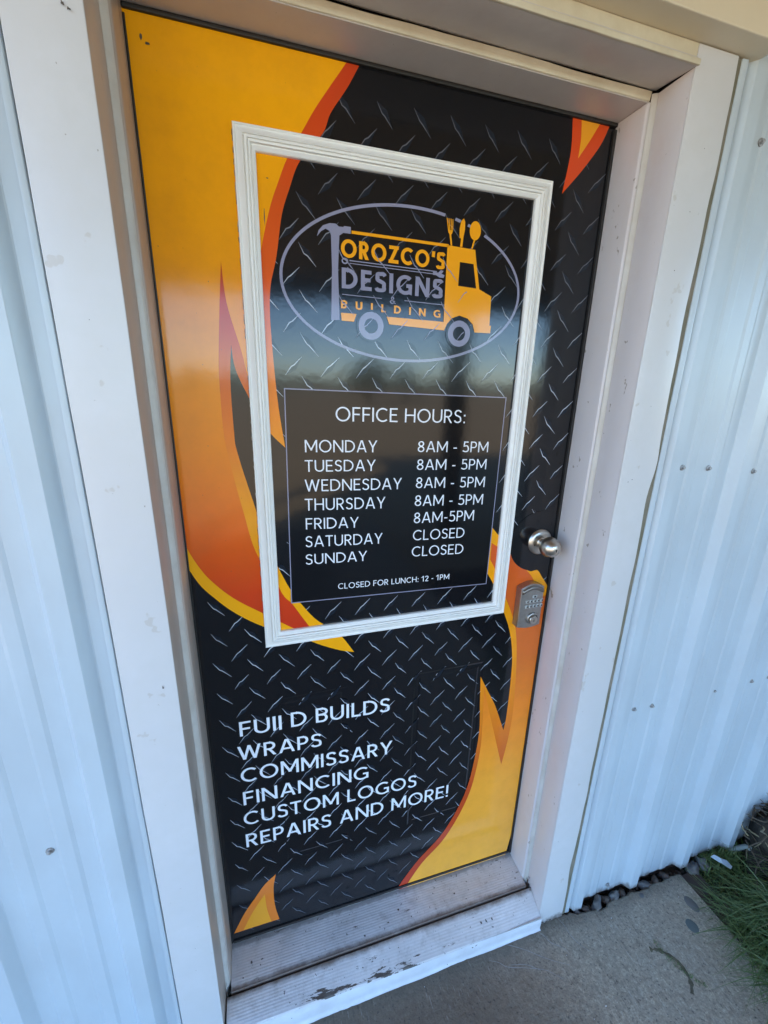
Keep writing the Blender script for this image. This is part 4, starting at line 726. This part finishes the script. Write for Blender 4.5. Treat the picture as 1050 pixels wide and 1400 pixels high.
A = ART
def P(name, polys, layer, m, label=None, parent=door):
    o = print_poly(name, polys, layer, M[m] if isinstance(m, str) else m, parent)
    if label: o['label'] = label
    return o
big = P('flame_graphic', [A['outline']], 2, 'outline', 'yellow edge of the big left flame')
P('flame_graphic', [A['band']], 3, 'band', 'red band along the big left flame')
P('flame_graphic', [A['fill']], 4, 'fill', 'orange to red body of the big left flame')
P('flame_graphic', [A['crescent']], 5, 'crescent', 'red tipped inner tongue of the left flame')
P('flame_graphic', [A['spike']], 6, 'vinyl_black', 'black spike inside the left flame')
P('flame_graphic', [A['trtip']], 2, 'tip_red', 'small red flame tip at the top right')
P('flame_graphic', [A['trtip_in']], 3, 'tip_yel', 'yellow heart of the top right flame tip')
P('flame_graphic', [A['rout']], 2, 'rout', 'orange outline of the right flame')
P('flame_graphic', [A['rfill']], 3, 'rfill', 'orange and yellow body of the right flame')
P('flame_graphic', [A['bl']], 2, 'tip_org', 'small orange fin at the lower left')
P('flame_graphic', [A['bl_in']], 3, 'tip_yel', 'yellow heart of the lower left fin')
P('knob_surround', [ellipse(0.8460, 1.1400, 0.0860, 0.0830, 60)], 4, 'vinyl_black', 'plain black round patch behind the knob')
# hours sign
def bord(q, w):
    c = (sum(p[0] for p in q)/4, sum(p[1] for p in q)/4)
    inn = [(p[0]+(w if p[0] < c[0] else -w), p[1]+(w if p[1] < c[1] else -w)) for p in q]
    return [[q[k], q[(k+1) % 4], inn[(k+1) % 4], inn[k]] for k in range(4)]
sign = P('hours_sign', [A['sign']], 7, 'sign_black')
P('sign_border', bord(A['sign'], 0.0022), 8, 'lav', None, sign)
LW = {'s': 0.104, 'b': 0.128}
words = {'s': 'white line of office hours lettering', 'b': 'large white line of services lettering'}
for s, x0, z0, x1, z1, cap, st in A['text']:
    if st in 's': text_mesh('lettering', s, x0, z0, x1, z1, cap, LW['s'] if cap > .02 else .12, 9, M['white_print'], sign, 0.13, 'white lettering reading '+s)
    elif st == 'b': text_mesh('lettering', s, x0, z0, x1, z1, cap, LW['b'], 9, M['white_low'], door, 0.13, 'large white lettering reading '+s)
# logo
ex, ez, erx, erz = A['ell']
logo = P('truck_logo', ring_polys(ex, ez, erx+.0026, erz+.0026, .0054, 110, 74, 411), 2, 'lav', 'round badge with a food truck, hammer and cutlery')
P('logo_ring_dash', ring_polys(ex, ez, erx+.0026, erz+.0026, .0054, 4, 65.7, 68.7)+ring_polys(ex, ez, erx+.0026, erz+.0026, .0054, 3, 59.8, 61.6), 2, 'lav', None, logo)
P('truck_cab', [A['cab']], 4, 'logo_org', None, logo)
P('cab_window', [A['cabwin']], 5, 'vinyl_black', None, logo)
P('truck_roof', [A['roofbar']], 4, 'logo_org', None, logo)
P('truck_bumper', [A['bump']], 4, 'logo_org', None, logo)
for k in ('ring_w1', 'ring_w2'):
    c = A[k]; P('truck_wheel', [ellipse(c[0], c[1], c[2]+.0045, c[3]+.0045, 48)], 5, 'vinyl_black', 'dark wheel arch gap', logo); P('truck_wheel', ring_polys(c[0], c[1], .0258, .0256, .0118, 48), 6, 'lav', None, logo)
P('hammer', [A['hammer_handle']], 4, 'lav', None, logo); P('hammer', [A['hammer_head']], 5, 'lav', None, logo)
P('fork', [A['forkh']]+A['tines'], 4, 'logo_org', None, logo)
P('knife', [A['knife']], 4, 'logo_org', None, logo)
c = A['spoon']; P('spoon', [ellipse(c[0], c[1], c[2], c[3], 30)], 4, 'logo_org', None, logo); P('spoon', [A['spoonh']], 5, 'logo_org', None, logo)
P('wrench', A['lines'], 4, 'lav', None, logo); P('wrench', [A['wrench']], 5, 'lav', None, logo)
c = A['ring_wr']; P('wrench', ring_polys(c[0], c[1], c[2], c[3], .0025, 20), 6, 'lav', None, logo)
for s, x0, z0, x1, z1, cap, st in A['text']:
    if st == 'o': text_mesh('logo_lettering', s, x0, z0, x1, z1, cap, .20, 4, M['logo_org'], logo, 0.14)
    if st == 'd': text_mesh('logo_lettering', s, x0, z0, x1, z1, cap, .19, 4, M['lav'], logo, 0.16)
    if st == 'g': text_mesh('logo_lettering', s, x0, z0, x1, z1, cap, .20, 4, M['logo_org'], logo, 0.85)
    if st == 'a': text_mesh('logo_lettering', s, x0, z0, x1, z1, cap, .15, 4, M['lav'], logo, 0.13)
# treads that run over the logo
tl = [(i, f_) for i, f_ in enumerate(lf) if all(0.31 < lv[k][0] < 0.60 and 1.60 < lv[k][2] < 1.78 for k in f_)]
vv = []; ff = []
for _, f_ in tl:
    k = len(vv); vv += [(lv[i][0], -0.0003-LAY*6.6, lv[i][2]) for i in f_]; ff.append((k, k+1, k+2, k+3))
face_out(mesh('tread_plate_print', vv, ff, M['lav'], logo))['kind'] = 'stuff'

# lite frame moulding: four mitred rails
lite = bpy.data.objects.new('lite_frame', None); col.objects.link(lite); lite.parent = door
FX0, FX1, FZ0, FZ1 = 0.1435, 0.7590, 0.9460, 1.9270
prof = [(0, 0.0), (0, .0072), (.0010, .0090), (.0028, .0092), (.0040, .0074), (.0055, .0072), (.0120, .0104), (.0146, .0126), (.0152, .0126), (.0158, .0098), (.0168, .0098), (.0174, .0138), (.0212, .0142), (.0218, .0112), (.0228, .0112), (.0234, .0138), (.0262, .0132), (.0270, .0088), (.0282, .0086), (.0288, .0100), (.0342, .0068), (.0352, .0048), (.0352, 0.0)]
cor = [(FX0, FZ0, 1, 1), (FX1, FZ0, -1, 1), (FX1, FZ1, -1, -1), (FX0, FZ1, 1, -1)]
for k in range(4):
    a, b = cor[k], cor[(k+1) % 4]; v = []; n = 30
    for i in range(n+1):
        t = i/n
        for s, h in prof:
            pa = Vector((a[0]+a[2]*s, a[1]+a[3]*s)); pb = Vector((b[0]+b[2]*s, b[1]+b[3]*s)); q = pa.lerp(pb, t)
            e = 0.0003*mnoise.noise(Vector((q.x*6, q.y*6, 0)))
            v.append((q.x, -0.0004-h*1.08+(e if h > 0 else 0), q.y))
    N = len(prof)
    f = [(i*N+j, i*N+j+1, (i+1)*N+j+1, (i+1)*N+j) for i in range(n) for j in range(N-1)]
    o = mesh('frame_rail', v, f, M['frame_white'], lite, True); fixn(o)
    if sum(p.normal.y*p.area for p in o.data.polygons) > 0:
        bm = bmesh.new(); bm.from_mesh(o.data); bmesh.ops.reverse_faces(bm, faces=bm.faces); bm.to_mesh(o.data); bm.free()
    autosm(o, 22)
# chipped caulk line round the moulding
v = []; f = []
for k in range(4):
    a, b = cor[k], cor[(k+1) % 4]; n = 120
    for i in range(n):
        if random.random() < 0.55: continue
        t0, t1 = i/n, (i+1)/n
        p = Vector((a[0], a[1])).lerp(Vector((b[0], b[1])), t0); q = Vector((a[0], a[1])).lerp(Vector((b[0], b[1])), t1)
        d = (q-p).normalized(); out = Vector((d.y, -d.x)); w0, w1 = random.uniform(.0003, .0016), random.uniform(.0003, .0016); bb = len(v)
        for w_, r in ((w0, p), (w1, q)):
            v += [(r.x-out.x*.001, -0.0017, r.y-out.y*.001), (r.x+out.x*w_, -0.0017, r.y+out.y*w_)]
        f.append((bb, bb+1, bb+3, bb+2))
face_out(mesh('caulk_line', v, f, mat('dirty_caulk', (0.10, 0.075, 0.05), rough=0.8, var=((0.45, 0.42, 0.36), 60, 0.2)), lite))['kind'] = 'stuff'
# door sweep
box('door_sweep', 0.006, 0.893, -0.0032, -0.0002, 0.0045, 0.0135, M['seal'], door, 0.0006)
v = []; f = []
for i in range(60):
    x0 = 0.008+0.884*i/60
    if random.random() < .25: continue
    b = len(v); w0 = random.uniform(.0003, .0013); v += [(x0, -0.0036, 0.0042), (x0+.0147, -0.0036, 0.0042), (x0+.0147, -0.0036, .0042+w0), (x0, -0.0036, .0042+w0*random.uniform(.4, 1.2))]; f.append((b, b+1, b+2, b+3))
face_out(mesh('sweep_paint_edge', v, f, M['jamb_bead'], door))['kind'] = 'stuff'

# knob
KX, KZ = 0.8490, 1.1385
knob = bpy.data.objects.new('door_knob', None); col.objects.link(knob); knob.parent = door
lathe('rosette', [(0.0001, 0.0012), (0.0345, 0.0012), (0.0350, 0.0030), (0.0335, 0.0058), (0.0285, 0.0085), (0.0190, 0.0100), (0.0150, 0.0103), (0.0001, 0.0103)], (KX, 0, KZ), (0, -1, 0), M['nickel'], knob, 56)
lathe('neck', [(0.0150, 0.0100), (0.0118, 0.0125), (0.0108, 0.0180), (0.0112, 0.0240), (0.0130, 0.0262), (0.0001, 0.0264)], (KX, 0, KZ), (0, -1, 0), M['nickel'], knob, 40)
kp = [(0.0110, 0.0240), (0.0175, 0.0256), (0.0228, 0.0300), (0.0256, 0.0360), (0.0262, 0.0420), (0.0250, 0.0495), (0.0218, 0.0575), (0.0165, 0.0640), (0.0100, 0.0675), (0.0048, 0.0684), (0.0001, 0.0685)]
lathe('knob', kp, (KX, 0, KZ), (0, -1, 0), M['nickel'], knob, 56)
box('key_slot', KX-0.0012, KX+0.0012, -0.0694, -0.0680, KZ-0.0035, KZ+0.0035, M['dark'], knob)
lathe('rosette_screw', [(0.0001, 0.009), (0.0034, 0.009), (0.0032, 0.0098), (0.0001, 0.0100)], (KX-0.0185, 0, KZ-0.0045), (0, -1, 0), M['dark'], knob, 12)
# keypad lock
lock = bpy.data.objects.new('keypad_lock', None); col.objects.link(lock); lock.parent = door
LX0, LX1, LZ0, LZ1 = 0.7960, 0.8660, 0.9040, 1.0180
def plate(name, ins, y0, y1, ztop, zbot, m, arch=0.011, foot=0.006, topy=None):
    x0, x1 = LX0+ins, LX1-ins; n = 16; out = []
    for i in range(n+1):
        t = i/n; out.append((x0+(x1-x0)*t, ztop-ins+arch*math.sin(math.pi*t)))
    for i in range(n+1):
        t = i/n; out.append((x1+(x0-x1)*t, zbot+ins-foot*math.sin(math.pi*t)))
    N = len(out); v = [(x, y0, z) for x, z in out]+[(x, y1, z) for x, z in out]
    cx, cz = (x0+x1)/2, (ztop+zbot)/2; e = 0.0022
    v += [(x+(e if x < cx else -e), y1-0.0018, z+(e if z < cz else -e)) for x, z in out]
    f = [(j, (j+1) % N, N+(j+1) % N, N+j) for j in range(N)]+[(N+j, N+(j+1) % N, 2*N+(j+1) % N, 2*N+j) for j in range(N)]+[tuple(range(2*N, 3*N))]
    return fixn(mesh(name, v, f, m, lock, False))
plate('housing', 0, -0.0012, -0.0225, LZ1, LZ0, M['pewter'])
# raised brow along the arched top
n = 18; v = []; f = []
for i in range(n+1):
    t = i/n; x = LX0+0.0035+(LX1-LX0-0.007)*t; zt = LZ1-0.004+0.011*math.sin(math.pi*t)
    v += [(x, -0.0240, zt+.0005), (x, -0.0285, zt-.002), (x, -0.0290, zt-.0105), (x, -0.0240, zt-.0135)]
for i in range(n):
    for j in range(3): q = 4*i+j; f.append((q, q+1, q+5, q+4))
f += [(0, 1, 2, 3), (4*n, 4*n+1, 4*n+2, 4*n+3)]
fixn(mesh('top_brow', v, f, mat('lock_brow_metal', (0.24, 0.215, 0.19), rough=0.33, metal=0.9), lock, True))
box('display_badge', 0.8315, 0.8460, -0.0262, -0.0240, 0.9885, 0.9965, M['key'], lock, 0.0008)
box('badge_mark', 0.8365, 0.8410, -0.0268, -0.0263, 0.9905, 0.9945, M['dark'], lock)
k0 = None
for r, zz in enumerate((0.9795, 0.9645)):
    for q in range(5):
        x = 0.8165+0.0112*q
        if k0 is None:
            k0 = box('key_button', -0.0040, 0.0040, -0.0018, 0.0018, -0.0045, 0.0045, M['key'], lock, 0.0012); o = k0
            km = box('key_mark', -0.0006, 0.0026, -0.0023, -0.0019, -0.0024, 0.0022, M['dark'], None)
            km.name = 'key_mark'; km.data.name = 'key_mark'
            # printed mark is joined into the button mesh so all ten share it
            bm = bmesh.new(); bm.from_mesh(k0.data); n0 = len(bm.faces); bm.from_mesh(km.data)
            bm.faces.ensure_lookup_table()
            for fc in bm.faces[n0:]: fc.material_index = 1
            bm.to_mesh(k0.data); bm.free(); k0.data.materials.append(M['dark']); bpy.data.objects.remove(km)
        else:
            o = k0.copy(); col.objects.link(o)
        o.location = (x, -0.0250, zz); o.parent = lock
lathe('lock_guard', [(0.0001, 0.0240), (0.0185, 0.0240), (0.0178, 0.0285), (0.0160, 0.0300), (0.0140, 0.0300), (0.0135, 0.0260), (0.0001, 0.0260)], (0.8385, 0, 0.9270), (0, -1, 0), M['pewter'], lock, 40)
lathe('lock_cylinder', [(0.0001, 0.0262), (0.0122, 0.0262), (0.0122, 0.0325), (0.0112, 0.0335), (0.0062, 0.0335), (0.0060, 0.0345), (0.0001, 0.0345)], (0.8385, 0, 0.9255), (0, -1, 0), M['nickel'], lock, 36)
box('keyway', 0.8377, 0.8393, -0.0352, -0.0346, 0.9215, 0.9290, M['dark'], lock)

# ---------------------------------------------------------------- chips and nicks in the paint
M['chip'] = mat('bare_dark_chip', (0.055, 0.042, 0.034), rough=0.8, var=((0.12, 0.10, 0.085), 120, 0.3))
def flakes(name, spots, parent):
    """spots: (origin, axis u, axis v, radius u, radius v): irregular flat chips a hair proud of the paint"""
    v = []; f = []
    for o_, u, w, ru, rv in spots:
        n = 11; b = len(v); o_ = Vector(o_); u = Vector(u).normalized(); w = Vector(w).normalized(); ph = random.random()*50
        v.append(o_)
        for k in range(n):
            a = 2*math.pi*k/n; q = 1+0.75*mnoise.noise(Vector((math.cos(a)*1.4+ph, math.sin(a)*1.4, 0)))+random.uniform(-.15, .15)
            v.append(o_+u*ru*q*math.cos(a)+w*rv*q*math.sin(a))
        f += [(b, b+1+k, b+1+(k+1) % n) for k in range(n)]
    o = mesh(name, v, f, M['chip'], parent); return o
S = []; X_, Y_, Z_ = (1, 0, 0), (0, 1, 0), (0, 0, 1)
for y, z, ry, rz in ((-.083, -.004, .002, .006), (-.088, -.010, .003, .007), (-.095, -.018, .004, .006), (-.100, -.030, .002, .008), (-.112, -.026, .002, .005), (-.128, -.036, .003, .006), (-.142, -.052, .003, .007), (-.150, -.066, .003, .009), (-.092, .012, .004, .0015), (-.097, .018, .003, .001)):
    S.append(((0.9102, y, z), Y_, Z_, ry, rz))
for y, z, ry, rz in ((-.090, .010, .0015, .014), (-.100, -.010, .002, .018), (-.120, -.03, .003, .02), (-.140, -.05, .003, .02), (-.105, .03, .001, .01)):
    S.append(((-0.0098, y, z), Y_, Z_, ry, rz))
for x, z, rx, rz in ((-.030, 1.936, .003, .002), (-.036, 1.940, .0025, .003), (-.037, .995, .0015, .004), (.921, 1.422, .0008, .001), (.935, 1.33, .002, .0012), (.945, 1.335, .003, .0008), (.93, .25, .001, .002), (-.05, .3, .001, .001), (-.06, 1.6, .0008, .0008), (.96, 1.85, .0015, .001), (.95, 1.75, .002, .001), (.965, 1.95, .001, .001)):
    S.append(((x, -0.1592, z), X_, Z_, rx*.7, rz*.7))
for x, z, rx, rz in ((.925, -.095, .007, .003), (.940, -.098, .006, .002), (.955, -.096, .004, .003), (.975, -.100, .006, .002), (-.02, -.095, .006, .003)):
    S.append(((x, -0.1600, z), X_, Z_, rx, rz))
for x in (.716, .733, .753): S.append(((x, -0.137, -0.0205-0.024*(x-.1)/.8*.52), X_, (0, 1, .2), .0022, .0035))
flakes('paint_chip', S, fr)['kind'] = 'stuff'
S = []
for k in range(16):
    S.append(((random.choice((random.uniform(.02, .10), random.uniform(.02, .88), random.uniform(.80, .88))), random.uniform(-.09, -.01), -0.0003), X_, (0, 1, .12), random.uniform(.001, .0035), random.uniform(.0008, .003)))
    S[-1] = ((S[-1][0][0], S[-1][0][1], -0.0004+0.0124*S[-1][0][1]/0.0985*1.0+0.0012), *S[-1][1:])
flakes('paint_chip', S, th)['kind'] = 'stuff'
S = []
for k in range(9):
    S.append(((random.uniform(.01, .14), -0.0003-LAY*6.5, random.uniform(1.0, 2.02)), X_, Z_, random.uniform(.0003, .0009), random.uniform(.0003, .0012)))
for x, z, rx, rz in ((.022, 2.013, .002, .005), (.030, 2.006, .003, .002), (.196, 1.858, .002, .001), (.188, 1.80, .0008, .012)): S.append(((x, -0.0003-LAY*6.5, z), X_, Z_, rx, rz))
flakes('vinyl_nick', S, door)['kind'] = 'stuff'

# ---------------------------------------------------------------- stones, edging, grass
STN = [((1.062, -0.156), (.012, .009, .010), 'small round stone under the siding nearest the door casing', 'stone'),
       ((1.098, -0.160), (.016, .010, .010), 'flat brown stone under the siding beside the small round one', 'stone_brown'),
       ((1.142, -0.160), (.026, .014, .017), 'largest dark grey stone wedged under the siding', 'stone'),
       ((1.182, -0.158), (.016, .010, .012), 'brown stone between the two big grey stones', 'stone_brown'),
       ((1.216, -0.158), (.022, .012, .016), 'second largest grey stone under the siding', 'stone'),
       ((1.252, -0.158), (.015, .010, .010), 'brown stone just left of the first full siding rib', 'stone_brown'),
       ((1.345, -0.160), (.022, .012, .012), 'long grey stone right of the first full siding rib', 'stone'),
       ((1.395, -0.158), (.018, .010, .011), 'brown stone midway along the gap near the slab corner', 'stone_brown'),
       ((1.440, -0.158), (.020, .010, .010), 'dark brown stone near the corner of the slab', 'stone_brown'),
       ((1.553, -0.168), (.026, .018, .020), 'grey stone past the slab corner by the grass', 'stone'),
       ((1.605, -0.166), (.024, .018, .020), 'grey stone half hidden by the grass tuft', 'stone')]
for k, (c, s, lb, mt) in enumerate(STN):
    o = rock('stone', (c[0], c[1], -0.118+s[2]*0.3), s, M[mt], None, k+1, 3); tag(o, lb, 'stone', 'stones packed under the siding')
# gravel crumbs in the gap
bm = bmesh.new()
for k in range(260):
    x = random.uniform(1.02, 1.7); y = random.uniform(-0.185, -0.145); r = random.uniform(.002, .006)
    mt_ = Matrix.Translation((x, y, -0.126+r*random.random()*2)) @ Matrix.Diagonal((r*random.uniform(.7, 1.4), r, r*.8, 1))
    bmesh.ops.create_icosphere(bm, subdivisions=1, radius=1.0, matrix=mt_)
me = bpy.data.meshes.new('gravel'); bm.to_mesh(me); bm.free(); me.materials.append(M['stone_brown'])
o = bpy.data.objects.new('gravel', me); col.objects.link(o); o['kind'] = 'stuff'; o['label'] = 'fine brown gravel in the gap under the siding'; 
ed = box('edging_board', 1.4935, 1.5620, -0.62, -0.172, -0.150, -0.1085, M['rust'], None, 0.002)
tag(ed, 'reddish brown wooden edging board beside the slab corner', 'edging')
# grass
gv, gf, sv, sf = [], [], [], []
def blade(V, F, x, y, z, h, lean, ang, w):
    n = 4; b = len(V); px, py = -math.sin(ang), math.cos(ang)
    for i in range(n+1):
        t = i/n; r = lean*t*t*h; zz = z+h*(t-0.35*lean*t*t); ww = w*(1-t)**.6*.5+0.0001
        cx, cy = x+math.cos(ang)*r, y+math.sin(ang)*r
        V += [(cx-px*ww, cy-py*ww, zz), (cx+px*ww, cy+py*ww, zz)]
    for i in range(n): F.append((b+2*i, b+2*i+1, b+2*i+3, b+2*i+2))
def gdens(x, y):
    if x < 1.560+0.02*math.sin(y*30)-max(0, (-y-0.22))*0.5: return 0
    return 1
for k in range(15000):
    x = random.uniform(1.48, 2.35); y = random.uniform(-1.0, -0.16)
    if not gdens(x, y): continue
    if x > 1.74 and y > -0.28: continue
    c = mnoise.noise(Vector((x*7, y*7, 0)))
    if c < -0.38: continue
    low = y > -0.235 and x < 1.72
    h = random.uniform(.02, .05) if low else random.uniform(.09, .23)*(0.7+0.5*(c+.3))
    if y > -0.32 and x < 1.80 and not low: h = random.uniform(.04, .085)
    ang = random.gauss(math.radians(-150), 0.9) if not low else random.uniform(0, 6.28)
    if random.random() < .05 and x > 1.7 and y < -.3: blade(sv, sf, x, y, -0.13, h*1.1, random.uniform(.3, 1.6), ang, .0018)
    else: blade(gv, gf, x, y, -0.135, h, random.uniform(.4, 1.6), ang, random.choice((.0016, .0024, .0036, .0060)))
for k in range(60):
    blade(sv, sf, random.uniform(1.78, 2.1), random.uniform(-.7, -.33), -0.13, random.uniform(.10, .20), random.uniform(.3, 1.2), random.uniform(0, 6.28), .0016)
for k in range(350):                                         # tuft leaning against the wall
    x = random.gauss(1.70, .045); y = random.uniform(-.20, -.15)
    blade(gv, gf, x, y, -0.12, random.uniform(.02, .055), random.uniform(.2, 1.4), random.uniform(0, 6.28), random.uniform(.003, .006))
for k in range(220):                                         # moss and grass in the slab crack
    t = random.random(); x = 1.238+0.05*t*t+random.gauss(0, .004); y = -0.295-0.12*t+random.gauss(0, .004)
    blade(gv, gf, x, y, SLAB-.001, random.uniform(.002, .007), random.uniform(.2, 1), random.uniform(0, 6.28), .002)
o = mesh('grass', gv, gf, M['grass']); o['kind'] = 'stuff'; o['label'] = 'long green grass growing beside the concrete slab'
o = mesh('dry_grass', sv, sf, M['straw']); o['kind'] = 'stuff'; o['label'] = 'pale dry stalks among the green grass'
mossp = catm([(1.205, -.305), (1.235, -.318), (1.262, -.352), (1.258, -.392), (1.235, -.418)], 8); v = []; f = []
for i, p in enumerate(mossp):
    a = Vector(mossp[max(i-1, 0)]); b = Vector(mossp[min(i+1, len(mossp)-1)]); d = (b-a).normalized(); w_ = max(.0012, .0045+.0065*mnoise.noise(Vector((i*.45, 0, 0))))
    for s, hh in ((-1, .0003), (-.5, .0015), (0, .002), (.5, .0015), (1, .0003)): v.append((p[0]-d.y*w_*s, p[1]+d.x*w_*s, SLAB+hh+.001*mnoise.noise(Vector((i, s*3, 0)))))
for i in range(len(mossp)-1):
    for j in range(4): q = 5*i+j; f.append((q, q+1, q+6, q+5))
ms = fixn(mesh('moss', v, f, M['moss'], None, True)); ms['kind'] = 'stuff'; ms['label'] = 'curved streak of olive moss on the concrete'
# pile of dead roots, hose, plastic scrap
rp = thing('root_clump', 'dark heap of dead roots and soil at the far end of the wall', 'root clump', (1.885, -0.205, -0.12))
rock('soil_lump', (0, 0, 0.02), (.135, .085, .165), M['soil'], rp, 3, 4, .45)
for k in range(70):
    a = random.uniform(0, 6.28); r = random.uniform(.03, .14); x = r*math.cos(a); y = .6*r*math.sin(a); z = .02+.17*math.sqrt(max(0, 1-(r/.15)**2))
    pts = [(x, y, z)]
    d = Vector((random.uniform(-1, 1), random.uniform(-1, 1), random.uniform(-.2, .4))).normalized()
    for i in range(6):
        d = (d+Vector((random.uniform(-.5, .5), random.uniform(-.5, .5), random.uniform(-.4, .3)))).normalized(); q = Vector(pts[-1])+d*.022; pts.append(tuple(q))
    tube('root', pts, lambda t: .0026*(1-.7*t)+.0003, M['straw'] if k % 4 == 0 else M['bark'], rp, 5)
hz = [(1.74, -.158, -.108), (1.80, -.175, -.085), (1.83, -.24, -.075), (1.86, -.31, -.08), (1.95, -.45, -.10), (2.10, -.62, -.12)]
hp = [];
for i in range(len(hz)-1):
    for k in range(6): hp.append(tuple(Vector(hz[i]).lerp(Vector(hz[i+1]), k/6)))
hs = tube('hose', hp, 0.008, M['hose'], None, 10); tag(hs, 'pale green hose lying between the grass and the root heap', 'hose')
pv = [(1.640, -.164, -.088), (1.652, -.166, -.080), (1.660, -.182, -.078), (1.680, -.192, -.084), (1.684, -.210, -.090), (1.668, -.216, -.088), (1.656, -.198, -.084), (1.648, -.184, -.086)]
v = pv+[(a, b, c-.0015) for a, b, c in pv]; N = len(pv)
f = [tuple(range(N)), tuple(range(2*N-1, N-1, -1))]+[(j, (j+1) % N, N+(j+1) % N, N+j) for j in range(N)]
pl = fixn(mesh('plastic_scrap', v, f, M['plastic'])); tag(pl, 'pale blue torn plastic scrap lying on the grass tuft', 'scrap')

for o in (door, fr, porch): o['kind'] = 'thing'
# ---------------------------------------------------------------- far side of the yard (seen only as reflection)
def tree(x, y, h, seed, label):
    t = thing('yard_tree', label, 'tree', (x, y, -0.16), 'trees across the yard'); rnd = random.Random(seed)
    tube('trunk', [(0, 0, 0), (.1, 0, h*.3), (-.1, .1, h*.6), (.1, .1, h*.85)], lambda q: .22*(1-q)+.05, M['bark'], t, 8)
    v = []; f = []
    for c in range(26):
        cx, cy, cz = rnd.gauss(0, h*.2), rnd.gauss(0, h*.2), h*rnd.uniform(.35, 1.0); rr = h*rnd.uniform(.08, .16)
        for q in range(60):
            d = Vector((rnd.gauss(0, 1), rnd.gauss(0, 1), rnd.gauss(0, 1))).normalized()*rr*rnd.uniform(.5, 1); a = Vector((rnd.gauss(0, 1), rnd.gauss(0, 1), rnd.gauss(0, 1))).normalized()*.22; b_ = a.orthogonal().normalized()*.14
            c_ = Vector((cx, cy, cz))+d; b = len(v); v += [c_-a, c_+b_, c_+a, c_-b_]; f.append((b, b+1, b+2, b+3))
    mesh('crown', v, f, M['leaves'], t)
tree(10.5, -38, 3.6, 1, 'round tree across the yard opposite the door'); tree(15.5, -42, 3.2, 2, 'broad tree across the yard to the right of the round one'); tree(-6, -55, 3.0, 3, 'far tree across the yard to the left'); tree(30, -60, 4.0, 4, 'taller tree far across the yard to the right')
tree(2, -58, 2.6, 5, 'lowest far tree straight across the yard')
v = []; f = []
for i in range(61):
    x = -300+10*i; hgt = 2.2+2.0*mnoise.noise(Vector((i*.3, 0, 0)))+1.0
    v += [(x, -180, -1), (x, -195, hgt+.5), (x, -215, -1)]
for i in range(60): q = 3*i; f += [(q, q+1, q+4, q+3), (q+1, q+2, q+5, q+4)]
hl = mesh('hills', v, f, M['leaves']); hl['kind'] = 'structure'
